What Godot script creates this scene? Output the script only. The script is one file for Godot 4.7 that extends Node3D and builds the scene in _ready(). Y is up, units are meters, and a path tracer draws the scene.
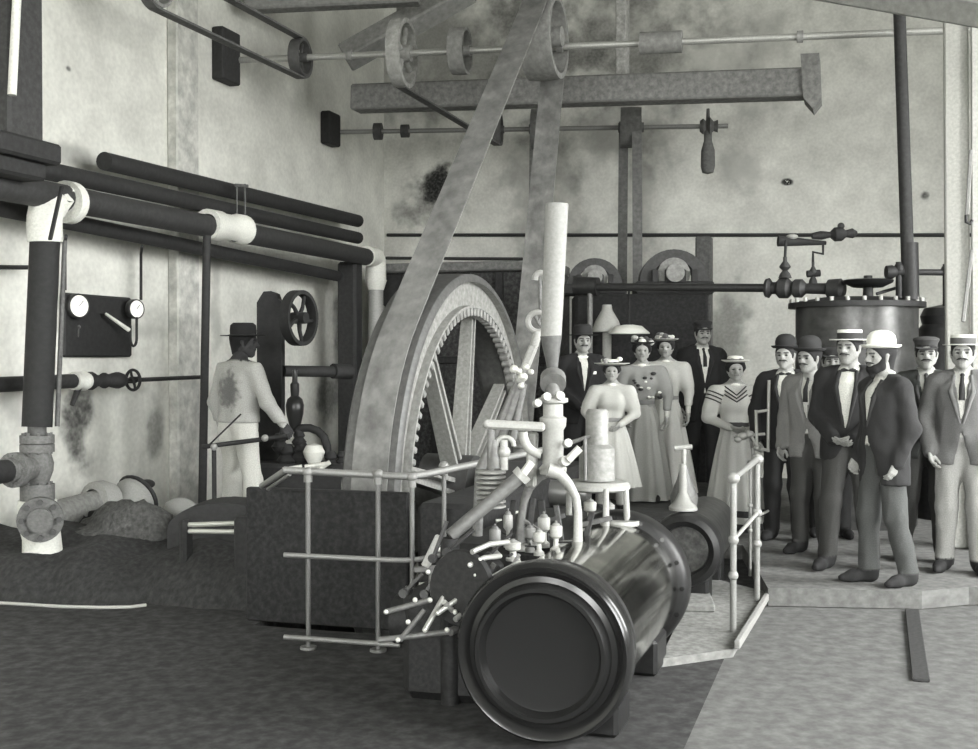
extends Node3D
# An engine house of the 1890s: horizontal steam engine with belt flywheel, pipework on a plastered wall,
# line shafts overhead and a party of visitors on the platform.  Room axes: x right, y up, -z towards the back wall.

const FOCAL := 1200.0            # focal length in pixels of a 978 x 749 picture
const WALL_X := -6.6             # inner face of the left wall
const BACK_Z := -16.2            # inner face of the back wall
const RIGHT_X := 5.0
const FRONT_Z := 8.0
const ROOM_H := 7.4
var cam: Transform3D
var sg := 1
var mats := {}
var noises := {}

# ------------------------------------------------------------------ measuring
func at(px: float, py: float, d: float) -> Vector3:
	return cam * Vector3((px - 489.0) / FOCAL * d, (374.5 - py) / FOCAL * d, -d)
func ray(px: float, py: float) -> Vector3:
	return cam.basis * Vector3((px - 489.0) / FOCAL, (374.5 - py) / FOCAL, -1.0)
func on_x(px: float, py: float, x: float) -> Vector3:
	var r := ray(px, py)
	return cam.origin + r * ((x - cam.origin.x) / r.x)
func on_y(px: float, py: float, y: float) -> Vector3:
	var r := ray(px, py)
	return cam.origin + r * ((y - cam.origin.y) / r.y)
func on_z(px: float, py: float, z: float) -> Vector3:
	var r := ray(px, py)
	return cam.origin + r * ((z - cam.origin.z) / r.z)
func floor_at(px: float, d: float, y: float) -> Vector3:
	var p := at(px, 355.0, d)
	return Vector3(p.x, y, p.z)

# ------------------------------------------------------------------ materials
func tone(v: float) -> Color:
	return Color(v * 0.997, v, v * lerpf(1.0, 0.96, v))
func noise_tex(key: String, freq: float, lo: float, hi: float, octaves: int, seed_n: int) -> NoiseTexture2D:
	if noises.has(key): return noises[key]
	var n := FastNoiseLite.new()
	n.noise_type = FastNoiseLite.TYPE_SIMPLEX_SMOOTH
	n.frequency = freq
	n.fractal_octaves = octaves
	n.fractal_gain = 0.62
	n.seed = seed_n
	var t := NoiseTexture2D.new()
	t.width = 512
	t.height = 512
	t.seamless = true
	t.noise = n
	var g := Gradient.new()
	g.set_color(0, Color(lo, lo, lo))
	g.set_color(1, Color(hi, hi, hi))
	t.color_ramp = g
	noises[key] = t
	return t
func mat(v: float, rough := 0.8, metal := 0.0, tex := "grime", scale := 0.6) -> StandardMaterial3D:
	var key := "%s/%s/%s/%s/%s" % [v, rough, metal, tex, scale]
	if mats.has(key): return mats[key]
	var m := StandardMaterial3D.new()
	m.albedo_color = tone(v)
	m.roughness = rough
	m.metallic = metal
	if tex != "":
		m.albedo_texture = noises[tex]
		m.uv1_triplanar = true
		m.uv1_world_triplanar = true
		m.uv1_scale = Vector3.ONE * scale
	mats[key] = m
	return m
func vmat(rough := 0.85) -> StandardMaterial3D:
	var key := "v%s" % rough
	if mats.has(key): return mats[key]
	var m := StandardMaterial3D.new()
	m.vertex_color_use_as_albedo = true
	m.roughness = rough
	m.albedo_texture = noises["cloth"]
	m.uv1_triplanar = true
	m.uv1_scale = Vector3.ONE * 3.0
	mats[key] = m
	return m

# ------------------------------------------------------------------ shapes
func S() -> SurfaceTool:
	var st := SurfaceTool.new()
	st.begin(Mesh.PRIMITIVE_TRIANGLES)
	return st
func tri(st: SurfaceTool, a: Vector3, b: Vector3, c: Vector3) -> void:
	st.add_vertex(a); st.add_vertex(b); st.add_vertex(c)
func quad(st: SurfaceTool, a: Vector3, b: Vector3, c: Vector3, d: Vector3) -> void:
	tri(st, a, b, c); tri(st, a, c, d)
func place(p: Vector3, turn := 0.0) -> Transform3D:
	return Transform3D(Basis(Vector3.UP, turn), p)
func frame(a: Vector3, b: Vector3) -> Transform3D:
	var y := (b - a).normalized()
	var ref := Vector3.RIGHT if absf(y.x) < 0.9 else Vector3.UP
	var z := ref.cross(y).normalized()
	return Transform3D(Basis(y.cross(z), y, z), a)
func lathe(st: SurfaceTool, t: Transform3D, prof: Array, n := 20) -> void:
	sg += 1
	for j in prof.size() - 1:
		var p: Vector2 = prof[j]
		var q: Vector2 = prof[j + 1]
		if j > 0:
			var o: Vector2 = prof[j - 1]
			if absf((p - o).angle_to(q - p)) > 0.7: sg += 1
		st.set_smooth_group(sg)
		for i in n:
			var u := TAU * i / n
			var v := TAU * (i + 1) / n
			var a := t * Vector3(p.x * cos(u), p.y, p.x * sin(u))
			var d := t * Vector3(p.x * cos(v), p.y, p.x * sin(v))
			var b := t * Vector3(q.x * cos(u), q.y, q.x * sin(u))
			var c := t * Vector3(q.x * cos(v), q.y, q.x * sin(v))
			if p.x > 0.00001: tri(st, a, d, c)
			if q.x > 0.00001: tri(st, a, c, b)
func rod(st: SurfaceTool, a: Vector3, b: Vector3, r: float, r2 := -1.0, n := 10) -> void:
	var l := a.distance_to(b)
	var e := r if r2 < 0.0 else r2
	lathe(st, frame(a, b), [Vector2(0, 0), Vector2(r, 0), Vector2(e, l), Vector2(0, l)], n)
func ball(st: SurfaceTool, p: Vector3, r: float, squash := 1.0, n := 12) -> void:
	var prof := []
	for i in 9:
		var u := PI * i / 8.0 - PI / 2.0
		prof.append(Vector2(maxf(0.0, cos(u) * r), sin(u) * r * squash))
	lathe(st, place(p), prof, n)
func torus(st: SurfaceTool, t: Transform3D, big: float, small: float, n := 32, m := 8, flat := 1.0) -> void:
	var prof := []
	for i in m + 1:
		var u := -TAU * i / m
		prof.append(Vector2(big + cos(u) * small, sin(u) * small * flat))
	prof.reverse()
	lathe(st, t, prof, n)
func sweep(st: SurfaceTool, pts: Array, r, n := 8, capped := true) -> void:
	# a round tube through the points; r is one radius or one per point
	sg += 1
	st.set_smooth_group(sg)
	var rings := []
	var up := Vector3.UP
	for i in pts.size():
		var d: Vector3
		if i == 0: d = pts[1] - pts[0]
		elif i == pts.size() - 1: d = pts[i] - pts[i - 1]
		else: d = (pts[i] - pts[i - 1]).normalized() + (pts[i + 1] - pts[i]).normalized()
		d = d.normalized()
		if i == 0 and absf(d.y) > 0.9: up = Vector3.RIGHT
		var sx := up.cross(d).normalized()
		up = d.cross(sx).normalized()
		var rr: float = r[i] if r is Array else r
		var ring := []
		for k in n:
			var u := TAU * k / n
			ring.append(pts[i] + (sx * cos(u) + up * sin(u)) * rr)
		rings.append(ring)
	for i in pts.size() - 1:
		for k in n:
			var k2 := (k + 1) % n
			quad(st, rings[i][k], rings[i + 1][k], rings[i + 1][k2], rings[i][k2])
	if capped:
		sg += 1
		st.set_smooth_group(sg)
		for k in n:
			var k2 := (k + 1) % n
			tri(st, pts[0], rings[0][k], rings[0][k2])
			tri(st, pts[-1], rings[-1][k2], rings[-1][k])
func bend(a: Vector3, corner: Vector3, b: Vector3, r: float, n := 6) -> Array:
	# points of a rounded corner between two straight runs
	var out := []
	var u := (a - corner).normalized() * r
	var v := (b - corner).normalized() * r
	for i in n + 1:
		var t := float(i) / n
		out.append((corner + u).lerp(corner, t).lerp(corner.lerp(corner + v, t), t))
	return out
func box(st: SurfaceTool, t: Transform3D, size: Vector3, bev := 0.01) -> void:
	var h := size / 2.0
	var b := minf(bev, minf(h.x, minf(h.y, h.z)) * 0.9)
	st.set_smooth_group(-1)
	for ax in 3:
		var u := (ax + 1) % 3
		var w := (ax + 2) % 3
		for s in [-1.0, 1.0]:
			var pts := []
			for c in [[-1.0, -1.0], [1.0, -1.0], [1.0, 1.0], [-1.0, 1.0]]:
				var p := Vector3.ZERO
				p[ax] = h[ax] * s
				p[u] = (h[u] - b) * c[0]
				p[w] = (h[w] - b) * c[1]
				pts.append(t * p)
			if s > 0: pts.reverse()
			quad(st, pts[0], pts[1], pts[2], pts[3])
	if b <= 0.0: return
	for ax in 3:
		var u := (ax + 1) % 3
		var w := (ax + 2) % 3
		for su in [-1.0, 1.0]:
			for sw in [-1.0, 1.0]:
				var pts := []
				for e in [[-1.0, 0], [1.0, 0], [1.0, 1], [-1.0, 1]]:
					var p := Vector3.ZERO
					p[ax] = (h[ax] - b) * e[0]
					p[u] = (h[u] - (b if e[1] == 1 else 0.0)) * su
					p[w] = (h[w] - (0.0 if e[1] == 1 else b)) * sw
					pts.append(t * p)
				if su * sw < 0: pts.reverse()
				quad(st, pts[0], pts[1], pts[2], pts[3])
	for sx in [-1.0, 1.0]:
		for sy in [-1.0, 1.0]:
			for sz in [-1.0, 1.0]:
				var c := Vector3(sx, sy, sz)
				var a1 := t * Vector3(h.x * sx, (h.y - b) * sy, (h.z - b) * sz)
				var a2 := t * Vector3((h.x - b) * sx, h.y * sy, (h.z - b) * sz)
				var a3 := t * Vector3((h.x - b) * sx, (h.y - b) * sy, h.z * sz)
				if c.x * c.y * c.z > 0: tri(st, a1, a3, a2)
				else: tri(st, a1, a2, a3)
func bar(st: SurfaceTool, a: Vector3, b: Vector3, w: float, th: float, bev := 0.006) -> void:
	# a rectangular bar from a to b
	var f := frame(a, b)
	var l := a.distance_to(b)
	box(st, Transform3D(f.basis, (a + b) / 2.0), Vector3(w, l, th), bev)
func slab(st: SurfaceTool, lo: Vector3, hi: Vector3, bev := 0.0) -> void:
	box(st, place((lo + hi) / 2.0), hi - lo, bev)
func plate(st: SurfaceTool, t: Transform3D, poly: PackedVector2Array, depth: float) -> void:
	# polygon in the local xy plane, thickness along local z
	st.set_smooth_group(-1)
	var idx := Geometry2D.triangulate_polygon(poly)
	for i in range(0, idx.size(), 3):
		var a := poly[idx[i]]
		var b := poly[idx[i + 1]]
		var c := poly[idx[i + 2]]
		if (b - a).cross(c - a) > 0:
			var x := b
			b = c
			c = x
		tri(st, t * Vector3(a.x, a.y, depth / 2), t * Vector3(b.x, b.y, depth / 2), t * Vector3(c.x, c.y, depth / 2))
		tri(st, t * Vector3(a.x, a.y, -depth / 2), t * Vector3(c.x, c.y, -depth / 2), t * Vector3(b.x, b.y, -depth / 2))
	var ccw := not Geometry2D.is_polygon_clockwise(poly)
	for i in poly.size():
		var p := poly[i]
		var q := poly[(i + 1) % poly.size()]
		if not ccw:
			var x := p
			p = q
			q = x
		quad(st, t * Vector3(p.x, p.y, -depth / 2), t * Vector3(p.x, p.y, depth / 2), t * Vector3(q.x, q.y, depth / 2), t * Vector3(q.x, q.y, -depth / 2))
func belt(st: SurfaceTool, path: Array, side: Vector3, width: float, th: float) -> void:
	# a flat belt along a path; side is the direction of its width
	sg += 1
	var up := []
	for i in path.size():
		var d: Vector3 = (path[mini(i + 1, path.size() - 1)] - path[maxi(i - 1, 0)]).normalized()
		up.append(side.cross(d).normalized() * th / 2.0)
	var w := side * width / 2.0
	for i in path.size() - 1:
		var a: Vector3 = path[i]
		var b: Vector3 = path[i + 1]
		st.set_smooth_group(sg)
		quad(st, a - w + up[i], b - w + up[i + 1], b + w + up[i + 1], a + w + up[i])
		st.set_smooth_group(sg + 1)
		quad(st, a + w - up[i], b + w - up[i + 1], b - w - up[i + 1], a - w - up[i])
		st.set_smooth_group(-1)
		quad(st, a + w + up[i], b + w + up[i + 1], b + w - up[i + 1], a + w - up[i])
		quad(st, a - w - up[i], b - w - up[i + 1], b - w + up[i + 1], a - w + up[i])
	sg += 2

# ------------------------------------------------------------------ naming
var taken := {}
func numbered(n: String) -> String:
	if not taken.has(n):
		taken[n] = 0
		return n
	taken[n] += 1
	return "%s_%03d" % [n, taken[n]]
func thing(called: String, label: String, category: String, base: Vector3, group := "") -> Node3D:
	var o := Node3D.new()
	o.name = numbered(called)
	add_child(o, true)
	o.position = base
	o.set_meta("label", label)
	o.set_meta("category", category)
	if group: o.set_meta("group", group)
	return o
func origin_of(n: Node) -> Vector3:
	var p := Vector3.ZERO
	while n != self:
		p += n.position
		n = n.get_parent()
	return p
func part(called: String, st: SurfaceTool, m: Material, parent: Node, label := "") -> MeshInstance3D:
	st.generate_normals()
	var o := MeshInstance3D.new()
	o.mesh = st.commit()
	o.material_override = m
	o.name = called
	parent.add_child(o, true)
	o.position = -origin_of(parent) if parent != self else Vector3.ZERO
	if label: o.set_meta("label", label)
	return o
func single(called: String, st: SurfaceTool, m: Material, label: String, category: String, group := "") -> MeshInstance3D:
	var o := part(numbered(called), st, m, self)
	o.set_meta("label", label)
	o.set_meta("category", category)
	if group: o.set_meta("group", group)
	return o
func struct(called: String, st: SurfaceTool, m: Material, label: String) -> MeshInstance3D:
	var o := part(numbered(called), st, m, self)
	o.set_meta("kind", "structure")
	o.set_meta("label", label)
	return o

func _ready() -> void:
	# ---- camera
	cam = Transform3D(Basis.from_euler(Vector3(-0.01625, 0.29985, 0.0)), Vector3(0, 1.75, 0))
	var c := Camera3D.new()
	c.name = "camera"
	c.transform = cam
	c.fov = rad_to_deg(2.0 * atan(374.5 / FOCAL))
	c.near = 0.05
	c.far = 200.0
	add_child(c)
	c.current = true
	# ---- sky, exposure
	var env := Environment.new()
	env.background_mode = Environment.BG_SKY
	var sky := Sky.new()
	var sm := ProceduralSkyMaterial.new()
	sm.sky_top_color = Color(0.80, 0.805, 0.81)
	sm.sky_horizon_color = Color(0.86, 0.86, 0.86)
	sm.ground_bottom_color = Color(0.30, 0.30, 0.29)
	sm.ground_horizon_color = Color(0.5, 0.5, 0.49)
	sm.sky_energy_multiplier = 5.0
	sky.sky_material = sm
	env.sky = sky
	env.tonemap_mode = Environment.TONE_MAPPER_LINEAR
	env.tonemap_exposure = 0.74
	env.sdfgi_enabled = true
	env.ssao_enabled = true
	env.ssil_enabled = true
	var we := WorldEnvironment.new()
	we.environment = env
	add_child(we)
	# ---- daylight through the tall windows (right wall, and the wall behind the camera)
	window_light(Vector3(RIGHT_X - 0.03, 3.6, -5.2), Vector3.LEFT, Vector2(2.4, 4.4), 50.0)
	window_light(Vector3(RIGHT_X - 0.03, 3.6, -9.2), Vector3.LEFT, Vector2(2.4, 4.4), 50.0)
	window_light(Vector3(RIGHT_X - 0.03, 3.6, -1.2), Vector3.LEFT, Vector2(2.4, 4.4), 50.0)
	window_light(Vector3(-3.6, 3.6, FRONT_Z - 0.03), Vector3.FORWARD, Vector2(2.4, 4.4), 58.0)
	window_light(Vector3(0.6, 3.6, FRONT_Z - 0.03), Vector3.FORWARD, Vector2(2.4, 4.4), 58.0)
	# ---- procedural grain
	noise_tex("grime", 0.03, 0.68, 1.0, 5, 3)
	noise_tex("fine", 0.07, 0.84, 1.0, 4, 5)
	noise_tex("cloth", 0.06, 0.70, 1.0, 4, 7)
	noise_tex("earth", 0.035, 0.38, 1.0, 6, 11)
	noise_tex("streak", 0.012, 0.55, 1.0, 6, 13)
	room()
	left_pipes()
	flywheel()
	overhead()
	engine()
	valve_gear()
	railings()
	back_machines()
	right_side()
	people()

func window_light(p: Vector3, dir: Vector3, size: Vector2, energy: float) -> void:
	var l := AreaLight3D.new()
	l.name = "window_daylight"
	add_child(l, true)
	l.transform = Transform3D(Basis.looking_at(dir, Vector3.UP), p)
	l.area_size = size
	l.light_color = Color(1.0, 1.0, 0.985)
	l.light_energy = energy
	l.area_range = 40.0
	l.area_attenuation = 2.0
	l.shadow_enabled = true

func wall_image(w: int, h: int, seed_n: int, lo: float, hi: float, blots: Array) -> ImageTexture:
	var n := FastNoiseLite.new()
	n.noise_type = FastNoiseLite.TYPE_SIMPLEX_SMOOTH
	n.frequency = 0.012
	n.fractal_octaves = 6
	n.fractal_gain = 0.6
	n.seed = seed_n
	var big := n.get_image(w, h).get_data()
	n.frequency = 0.16
	n.fractal_octaves = 3
	n.seed = seed_n + 1
	var fine := n.get_image(w, h).get_data()
	var out := PackedByteArray()
	out.resize(w * h)
	for i in w * h:
		var v := 0.62 * big[i] + 0.38 * fine[i]
		out[i] = int(clampf((lo + (hi - lo) * v / 255.0) * 255.0, 0, 255))
	for b in blots:
		# each stain: centre u v, half widths in pixels, strength
		for y in range(maxi(0, int(b[1] - b[3] * 1.3)), mini(h, int(b[1] + b[3] * 1.3))):
			for x in range(maxi(0, int(b[0] - b[2] * 1.3)), mini(w, int(b[0] + b[2] * 1.3))):
				var k := y * w + x
				var e := Vector2((x - b[0]) / b[2], (y - b[1]) / b[3]).length() + (big[k] - 128) / 200.0
				var s := 1.0 - smoothstep(0.25, 1.15, e)
				if s > 0.0:
					out[k] = int(out[k] * (1.0 - b[4] * s * (0.55 + fine[k] / 280.0)))
	return ImageTexture.create_from_image(Image.create_from_data(w, h, false, Image.FORMAT_L8, out))

func uv_quad(st: SurfaceTool, a: Vector3, b: Vector3, c: Vector3, d: Vector3, ua: Vector2, ub: Vector2, uc: Vector2, ud: Vector2) -> void:
	st.set_smooth_group(-1)
	for e in [[a, ua], [b, ub], [c, uc], [a, ua], [c, uc], [d, ud]]:
		st.set_uv(e[1])
		st.add_vertex(e[0])

func room() -> void:
	# left wall, plaster, with the stains where they show
	var zl := FRONT_Z - BACK_Z
	var stains := []
	for s in [[78, 440, 15, 55, 0.5], [80, 410, 13, 26, 0.4], [155, 428, 9, 42, 0.28], [12, 400, 12, 30, 0.15], [68, 68, 3, 3, 0.5], [180, 55, 3, 3, 0.7], [330, 400, 12, 40, 0.35], [340, 330, 8, 60, 0.3], [120, 330, 60, 12, 0.1], [60, 150, 40, 12, 0.18], [215, 300, 6, 80, 0.15], [240, 440, 8, 40, 0.2]]:
		var p := on_x(s[0], s[1], WALL_X)
		var q := on_x(s[0] + s[2], s[1], WALL_X)
		stains.append([(FRONT_Z - p.z) / zl * 2048.0, (ROOM_H - p.y) / ROOM_H * 683.0, absf(p.z - q.z) / zl * 2048.0, s[3] * 0.0088 / ROOM_H * 683.0, s[4]])
	var m := StandardMaterial3D.new()
	m.albedo_color = tone(0.92)
	m.albedo_texture = wall_image(2048, 683, 21, 0.76, 1.0, stains)
	m.roughness = 0.95
	var st := S()
	var a := Vector3(WALL_X, 0, FRONT_Z)
	var b := Vector3(WALL_X, ROOM_H, FRONT_Z)
	var c := Vector3(WALL_X, ROOM_H, BACK_Z)
	var d := Vector3(WALL_X, 0, BACK_Z)
	uv_quad(st, a, d, c, b, Vector2(0, 1), Vector2(1, 1), Vector2(1, 0), Vector2(0, 0))
	slab(st, Vector3(WALL_X - 0.4, -1.4, BACK_Z - 0.4), Vector3(WALL_X - 0.002, ROOM_H, FRONT_Z + 0.4))
	struct("wall_left", st, m, "pale plastered side wall, streaked and stained, behind the pipes")
	# pilaster on the left wall
	st = S()
	var p1 := on_x(167, 170, WALL_X)
	var p2 := on_x(189, 170, WALL_X)
	slab(st, Vector3(WALL_X, 0.0, p2.z), Vector3(WALL_X + 0.12, ROOM_H, p1.z), 0.015)
	struct("trim_1", st, mat(0.86, 0.95, 0.0, "grime", 0.3), "shallow plaster pilaster rising up the side wall behind the pipes")
	# back wall
	stains = []
	for s in [[437, 185, 22, 22, 0.7], [787, 182, 5, 3, 0.9], [430, 200, 35, 30, 0.3], [640, 190, 15, 60, 0.12], [745, 170, 30, 20, 0.1], [705, 60, 120, 60, 0.08], [720, 330, 30, 40, 0.25], [470, 60, 150, 70, 0.22], [600, 40, 120, 60, 0.22], [620, 130, 60, 40, 0.15], [925, 195, 4, 4, 0.5], [540, 200, 40, 80, 0.15]]:
		var p := on_z(s[0], s[1], BACK_Z)
		stains.append([(p.x - WALL_X) / 11.6 * 1400.0, (ROOM_H - p.y) / ROOM_H * 893.0, s[2] * 0.0137 / 11.6 * 1400.0, s[3] * 0.0137 / ROOM_H * 893.0, s[4]])
	m = StandardMaterial3D.new()
	m.albedo_color = tone(0.88)
	m.albedo_texture = wall_image(1400, 893, 33, 0.74, 1.0, stains)
	m.roughness = 0.95
	st = S()
	a = Vector3(WALL_X, 0, BACK_Z)
	b = Vector3(WALL_X, ROOM_H, BACK_Z)
	c = Vector3(RIGHT_X, ROOM_H, BACK_Z)
	d = Vector3(RIGHT_X, 0, BACK_Z)
	uv_quad(st, a, d, c, b, Vector2(0, 1), Vector2(1, 1), Vector2(1, 0), Vector2(0, 0))
	slab(st, Vector3(WALL_X - 0.4, -1.4, BACK_Z - 0.4), Vector3(RIGHT_X + 0.4, ROOM_H, BACK_Z - 0.002))
	struct("wall_back", st, m, "grey plastered end wall, mottled, behind the shafts and visitors")
	# right wall and the wall behind the camera, each pierced by tall windows
	var wm := mat(0.86, 0.95, 0.0, "grime", 0.25)
	st = S()
	var zs := [FRONT_Z + 0.4, 0.0, -2.4, -4.0, -6.4, -8.0, -10.4, BACK_Z - 0.4]
	for i in 7:
		if i % 2 == 0: slab(st, Vector3(RIGHT_X, 0, zs[i + 1]), Vector3(RIGHT_X + 0.4, ROOM_H, zs[i]))
		else:
			slab(st, Vector3(RIGHT_X, 0, zs[i + 1]), Vector3(RIGHT_X + 0.4, 1.4, zs[i]))
			slab(st, Vector3(RIGHT_X, 5.8, zs[i + 1]), Vector3(RIGHT_X + 0.4, ROOM_H, zs[i]))
	struct("wall_right", st, wm, "plastered wall with tall windows facing the pipes")
	st = S()
	var xs := [WALL_X - 0.4, -4.8, -2.4, -0.6, 1.8, RIGHT_X + 0.4]
	for i in 5:
		if i % 2 == 0: slab(st, Vector3(xs[i], 0, FRONT_Z), Vector3(xs[i + 1], ROOM_H, FRONT_Z + 0.4))
		else:
			slab(st, Vector3(xs[i], 0, FRONT_Z), Vector3(xs[i + 1], 1.4, FRONT_Z + 0.4))
			slab(st, Vector3(xs[i], 5.8, FRONT_Z), Vector3(xs[i + 1], ROOM_H, FRONT_Z + 0.4))
	struct("wall_front", st, wm, "plastered wall with tall windows behind the photographer")
	var k := 0
	for w in [[RIGHT_X + 0.2, -1.2, 0], [RIGHT_X + 0.2, -5.2, 0], [RIGHT_X + 0.2, -9.2, 0], [-3.6, FRONT_Z + 0.2, 1], [0.6, FRONT_Z + 0.2, 1]]:
		k += 1
		st = S()
		var t := place(Vector3(w[0], 3.6, w[1]), PI / 2 if w[2] == 0 else 0.0)
		for x in [-1.16, -0.4, 0.4, 1.16]: box(st, t * place(Vector3(x, 0, 0)), Vector3(0.07, 4.4, 0.08), 0.01)
		for y in [-2.16, -1.1, 0.0, 1.1, 2.16]: box(st, t * place(Vector3(0, y, 0)), Vector3(2.4, 0.07, 0.06), 0.01)
		struct("window_%d" % k, st, mat(0.6, 0.7, 0.0, "", 1), "tall small-paned window letting daylight into the engine house")
	# ceiling
	st = S()
	slab(st, Vector3(WALL_X - 0.4, ROOM_H, BACK_Z - 0.4), Vector3(RIGHT_X + 0.4, ROOM_H + 0.2, FRONT_Z + 0.4))
	struct("ceiling", st, mat(0.72, 0.95, 0.0, "grime", 0.3), "boarded pale ceiling over the engine house")
	# floor: dark oily floor round the engine with the flywheel pit, pale concrete to the right
	st = S()
	var sp := -0.74
	slab(st, Vector3(WALL_X - 0.4, -0.3, BACK_Z), Vector3(-3.75, 0, FRONT_Z))
	slab(st, Vector3(-2.72, -0.3, BACK_Z), Vector3(sp, 0, FRONT_Z))
	slab(st, Vector3(-3.75, -0.3, -6.95), Vector3(-2.72, 0, FRONT_Z))
	slab(st, Vector3(-3.75, -0.3, BACK_Z), Vector3(-2.72, 0, -10.85))
	struct("floor", st, mat(0.29, 0.95, 0.0, "earth", 0.45), "dark oil-soaked floor around the engine and railing")
	st = S()
	slab(st, Vector3(sp, -0.3, BACK_Z), Vector3(RIGHT_X + 0.4, 0, FRONT_Z))
	struct("floor", st, mat(0.45, 0.95, 0.0, "grime", 0.5), "worn grey concrete floor before the visitors' platform")
	st = S()
	slab(st, Vector3(-3.95, -1.4, -11.05), Vector3(-3.75, -0.3, -6.75))
	slab(st, Vector3(-2.72, -1.4, -11.05), Vector3(-2.52, -0.3, -6.75))
	slab(st, Vector3(-3.75, -1.4, -6.95), Vector3(-2.72, -0.3, -6.75))
	slab(st, Vector3(-3.75, -1.4, -11.05), Vector3(-2.72, -0.3, -10.85))
	slab(st, Vector3(-3.95, -1.6, -11.05), Vector3(-2.52, -1.4, -6.75))
	struct("floor_pit", st, mat(0.2, 0.95, 0.0, "grime", 0.5), "dark masonry pit under the big flywheel")
	# platform for the visitors: a low slab with a front edge
	var pa := on_y(768, 588, 0.13)
	var pb := on_y(922, 591, 0.13)
	st = S()
	var poly := PackedVector2Array([Vector2(pa.x, -pa.z), Vector2(pb.x, -pb.z), Vector2(pb.x + 0.32, -pb.z + 0.25), Vector2(RIGHT_X, -pb.z + 1.0), Vector2(RIGHT_X, -BACK_Z), Vector2(-1.45, -BACK_Z), Vector2(-1.45, 10.4), Vector2(-0.95, 10.4)])
	plate(st, Transform3D(Basis(Vector3.RIGHT, Vector3.FORWARD, Vector3.UP), Vector3(0, 0.068, 0)), poly, 0.124)
	struct("floor_platform", st, mat(0.5, 0.95, 0.0, "grime", 0.6), "low concrete platform the visitors stand on")
	# foundation step the ladies and two men stand on behind the engine
	st = S()
	slab(st, Vector3(-2.7, 0.0, -13.4), Vector3(-1.46, 0.34, -10.35), 0.02)
	struct("floor_step", st, mat(0.32, 0.95, 0.0, "grime", 0.6), "raised dark foundation step behind the engine")
	# pale foundation stones beside the cylinder
	var t2 := thing("foundation_kerb", "pale stone kerb and step beside the polished cylinder", "kerb", on_y(700, 640, 0.0))
	var q := [on_y(660, 659, 0.05), on_y(733, 649, 0.05), on_y(768, 592, 0.05), on_y(700, 575, 0.05)]
	st = S()
	plate(st, Transform3D(Basis(Vector3.RIGHT, Vector3.FORWARD, Vector3.UP), Vector3(0, 0.026, 0)), PackedVector2Array([Vector2(q[0].x, -q[0].z), Vector2(q[1].x, -q[1].z), Vector2(q[2].x, -q[2].z), Vector2(q[3].x, -q[3].z)]), 0.048)
	part("slab", st, mat(0.6, 0.95, 0.0, "grime", 1.0), t2)
	st = S()
	bar(st, on_y(737, 645, 0.08), on_y(772, 588, 0.06), 0.035, 0.05, 0.006)
	part("edge_strip", st, mat(0.6, 0.9, 0.0, "fine", 1.0), t2)
	st = S()
	var s1 := on_y(690, 600, 0.08)
	box(st, place(Vector3(s1.x, 0.075, s1.z), 0.2), Vector3(0.3, 0.05, 0.5), 0.01)
	part("step", st, mat(0.6, 0.95, 0.0, "grime", 1.0), t2)
	# narrow dark strip lying on the floor below the platform edge
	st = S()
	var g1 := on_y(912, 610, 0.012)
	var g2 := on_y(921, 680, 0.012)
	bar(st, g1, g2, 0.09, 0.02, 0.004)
	single("dark_floor_strip", st, mat(0.25, 0.8, 0.0, "grime", 2.0), "narrow dark strip on the concrete below the platform corner", "plate")

func flange(st: SurfaceTool, a: Vector3, b: Vector3, r: float, bolts := 8, bolt_r := 0.012) -> void:
	# a round flange from a to b with bolt heads on its b face
	rod(st, a, b, r, -1.0, 20)
	var f := frame(a, b)
	var l := a.distance_to(b)
	for i in bolts:
		var u := TAU * i / bolts
		var p := f * Vector3(cos(u) * r * 0.8, l, sin(u) * r * 0.8)
		rod(st, p, p + f.basis.y * bolt_r * 1.4, bolt_r, -1.0, 6)

func hand_wheel(called: String, parent: Node, p: Vector3, axis: Vector3, r: float, wire: float, spokes: int, m: Material) -> void:
	var t := frame(p, p + axis)
	var st := S()
	torus(st, t, r, wire, 32, 8)
	var w := part(called, st, m, parent)
	for i in spokes:
		var u := TAU * i / spokes + 0.3
		st = S()
		var mid := t * Vector3(cos(u + 0.12) * r * 0.55, 0, sin(u + 0.12) * r * 0.55)
		sweep(st, [t * Vector3.ZERO, mid, t * Vector3(cos(u) * r, 0, sin(u) * r)], [wire * 1.1, wire * 0.85, wire * 0.8], 6)
		part("spoke", st, m, w)
	st = S()
	lathe(st, t, [Vector2(0, -wire * 2), Vector2(wire * 2.2, -wire * 2), Vector2(wire * 2.2, wire * 2), Vector2(0, wire * 2)], 12)
	part("hub", st, m, w)

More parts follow.
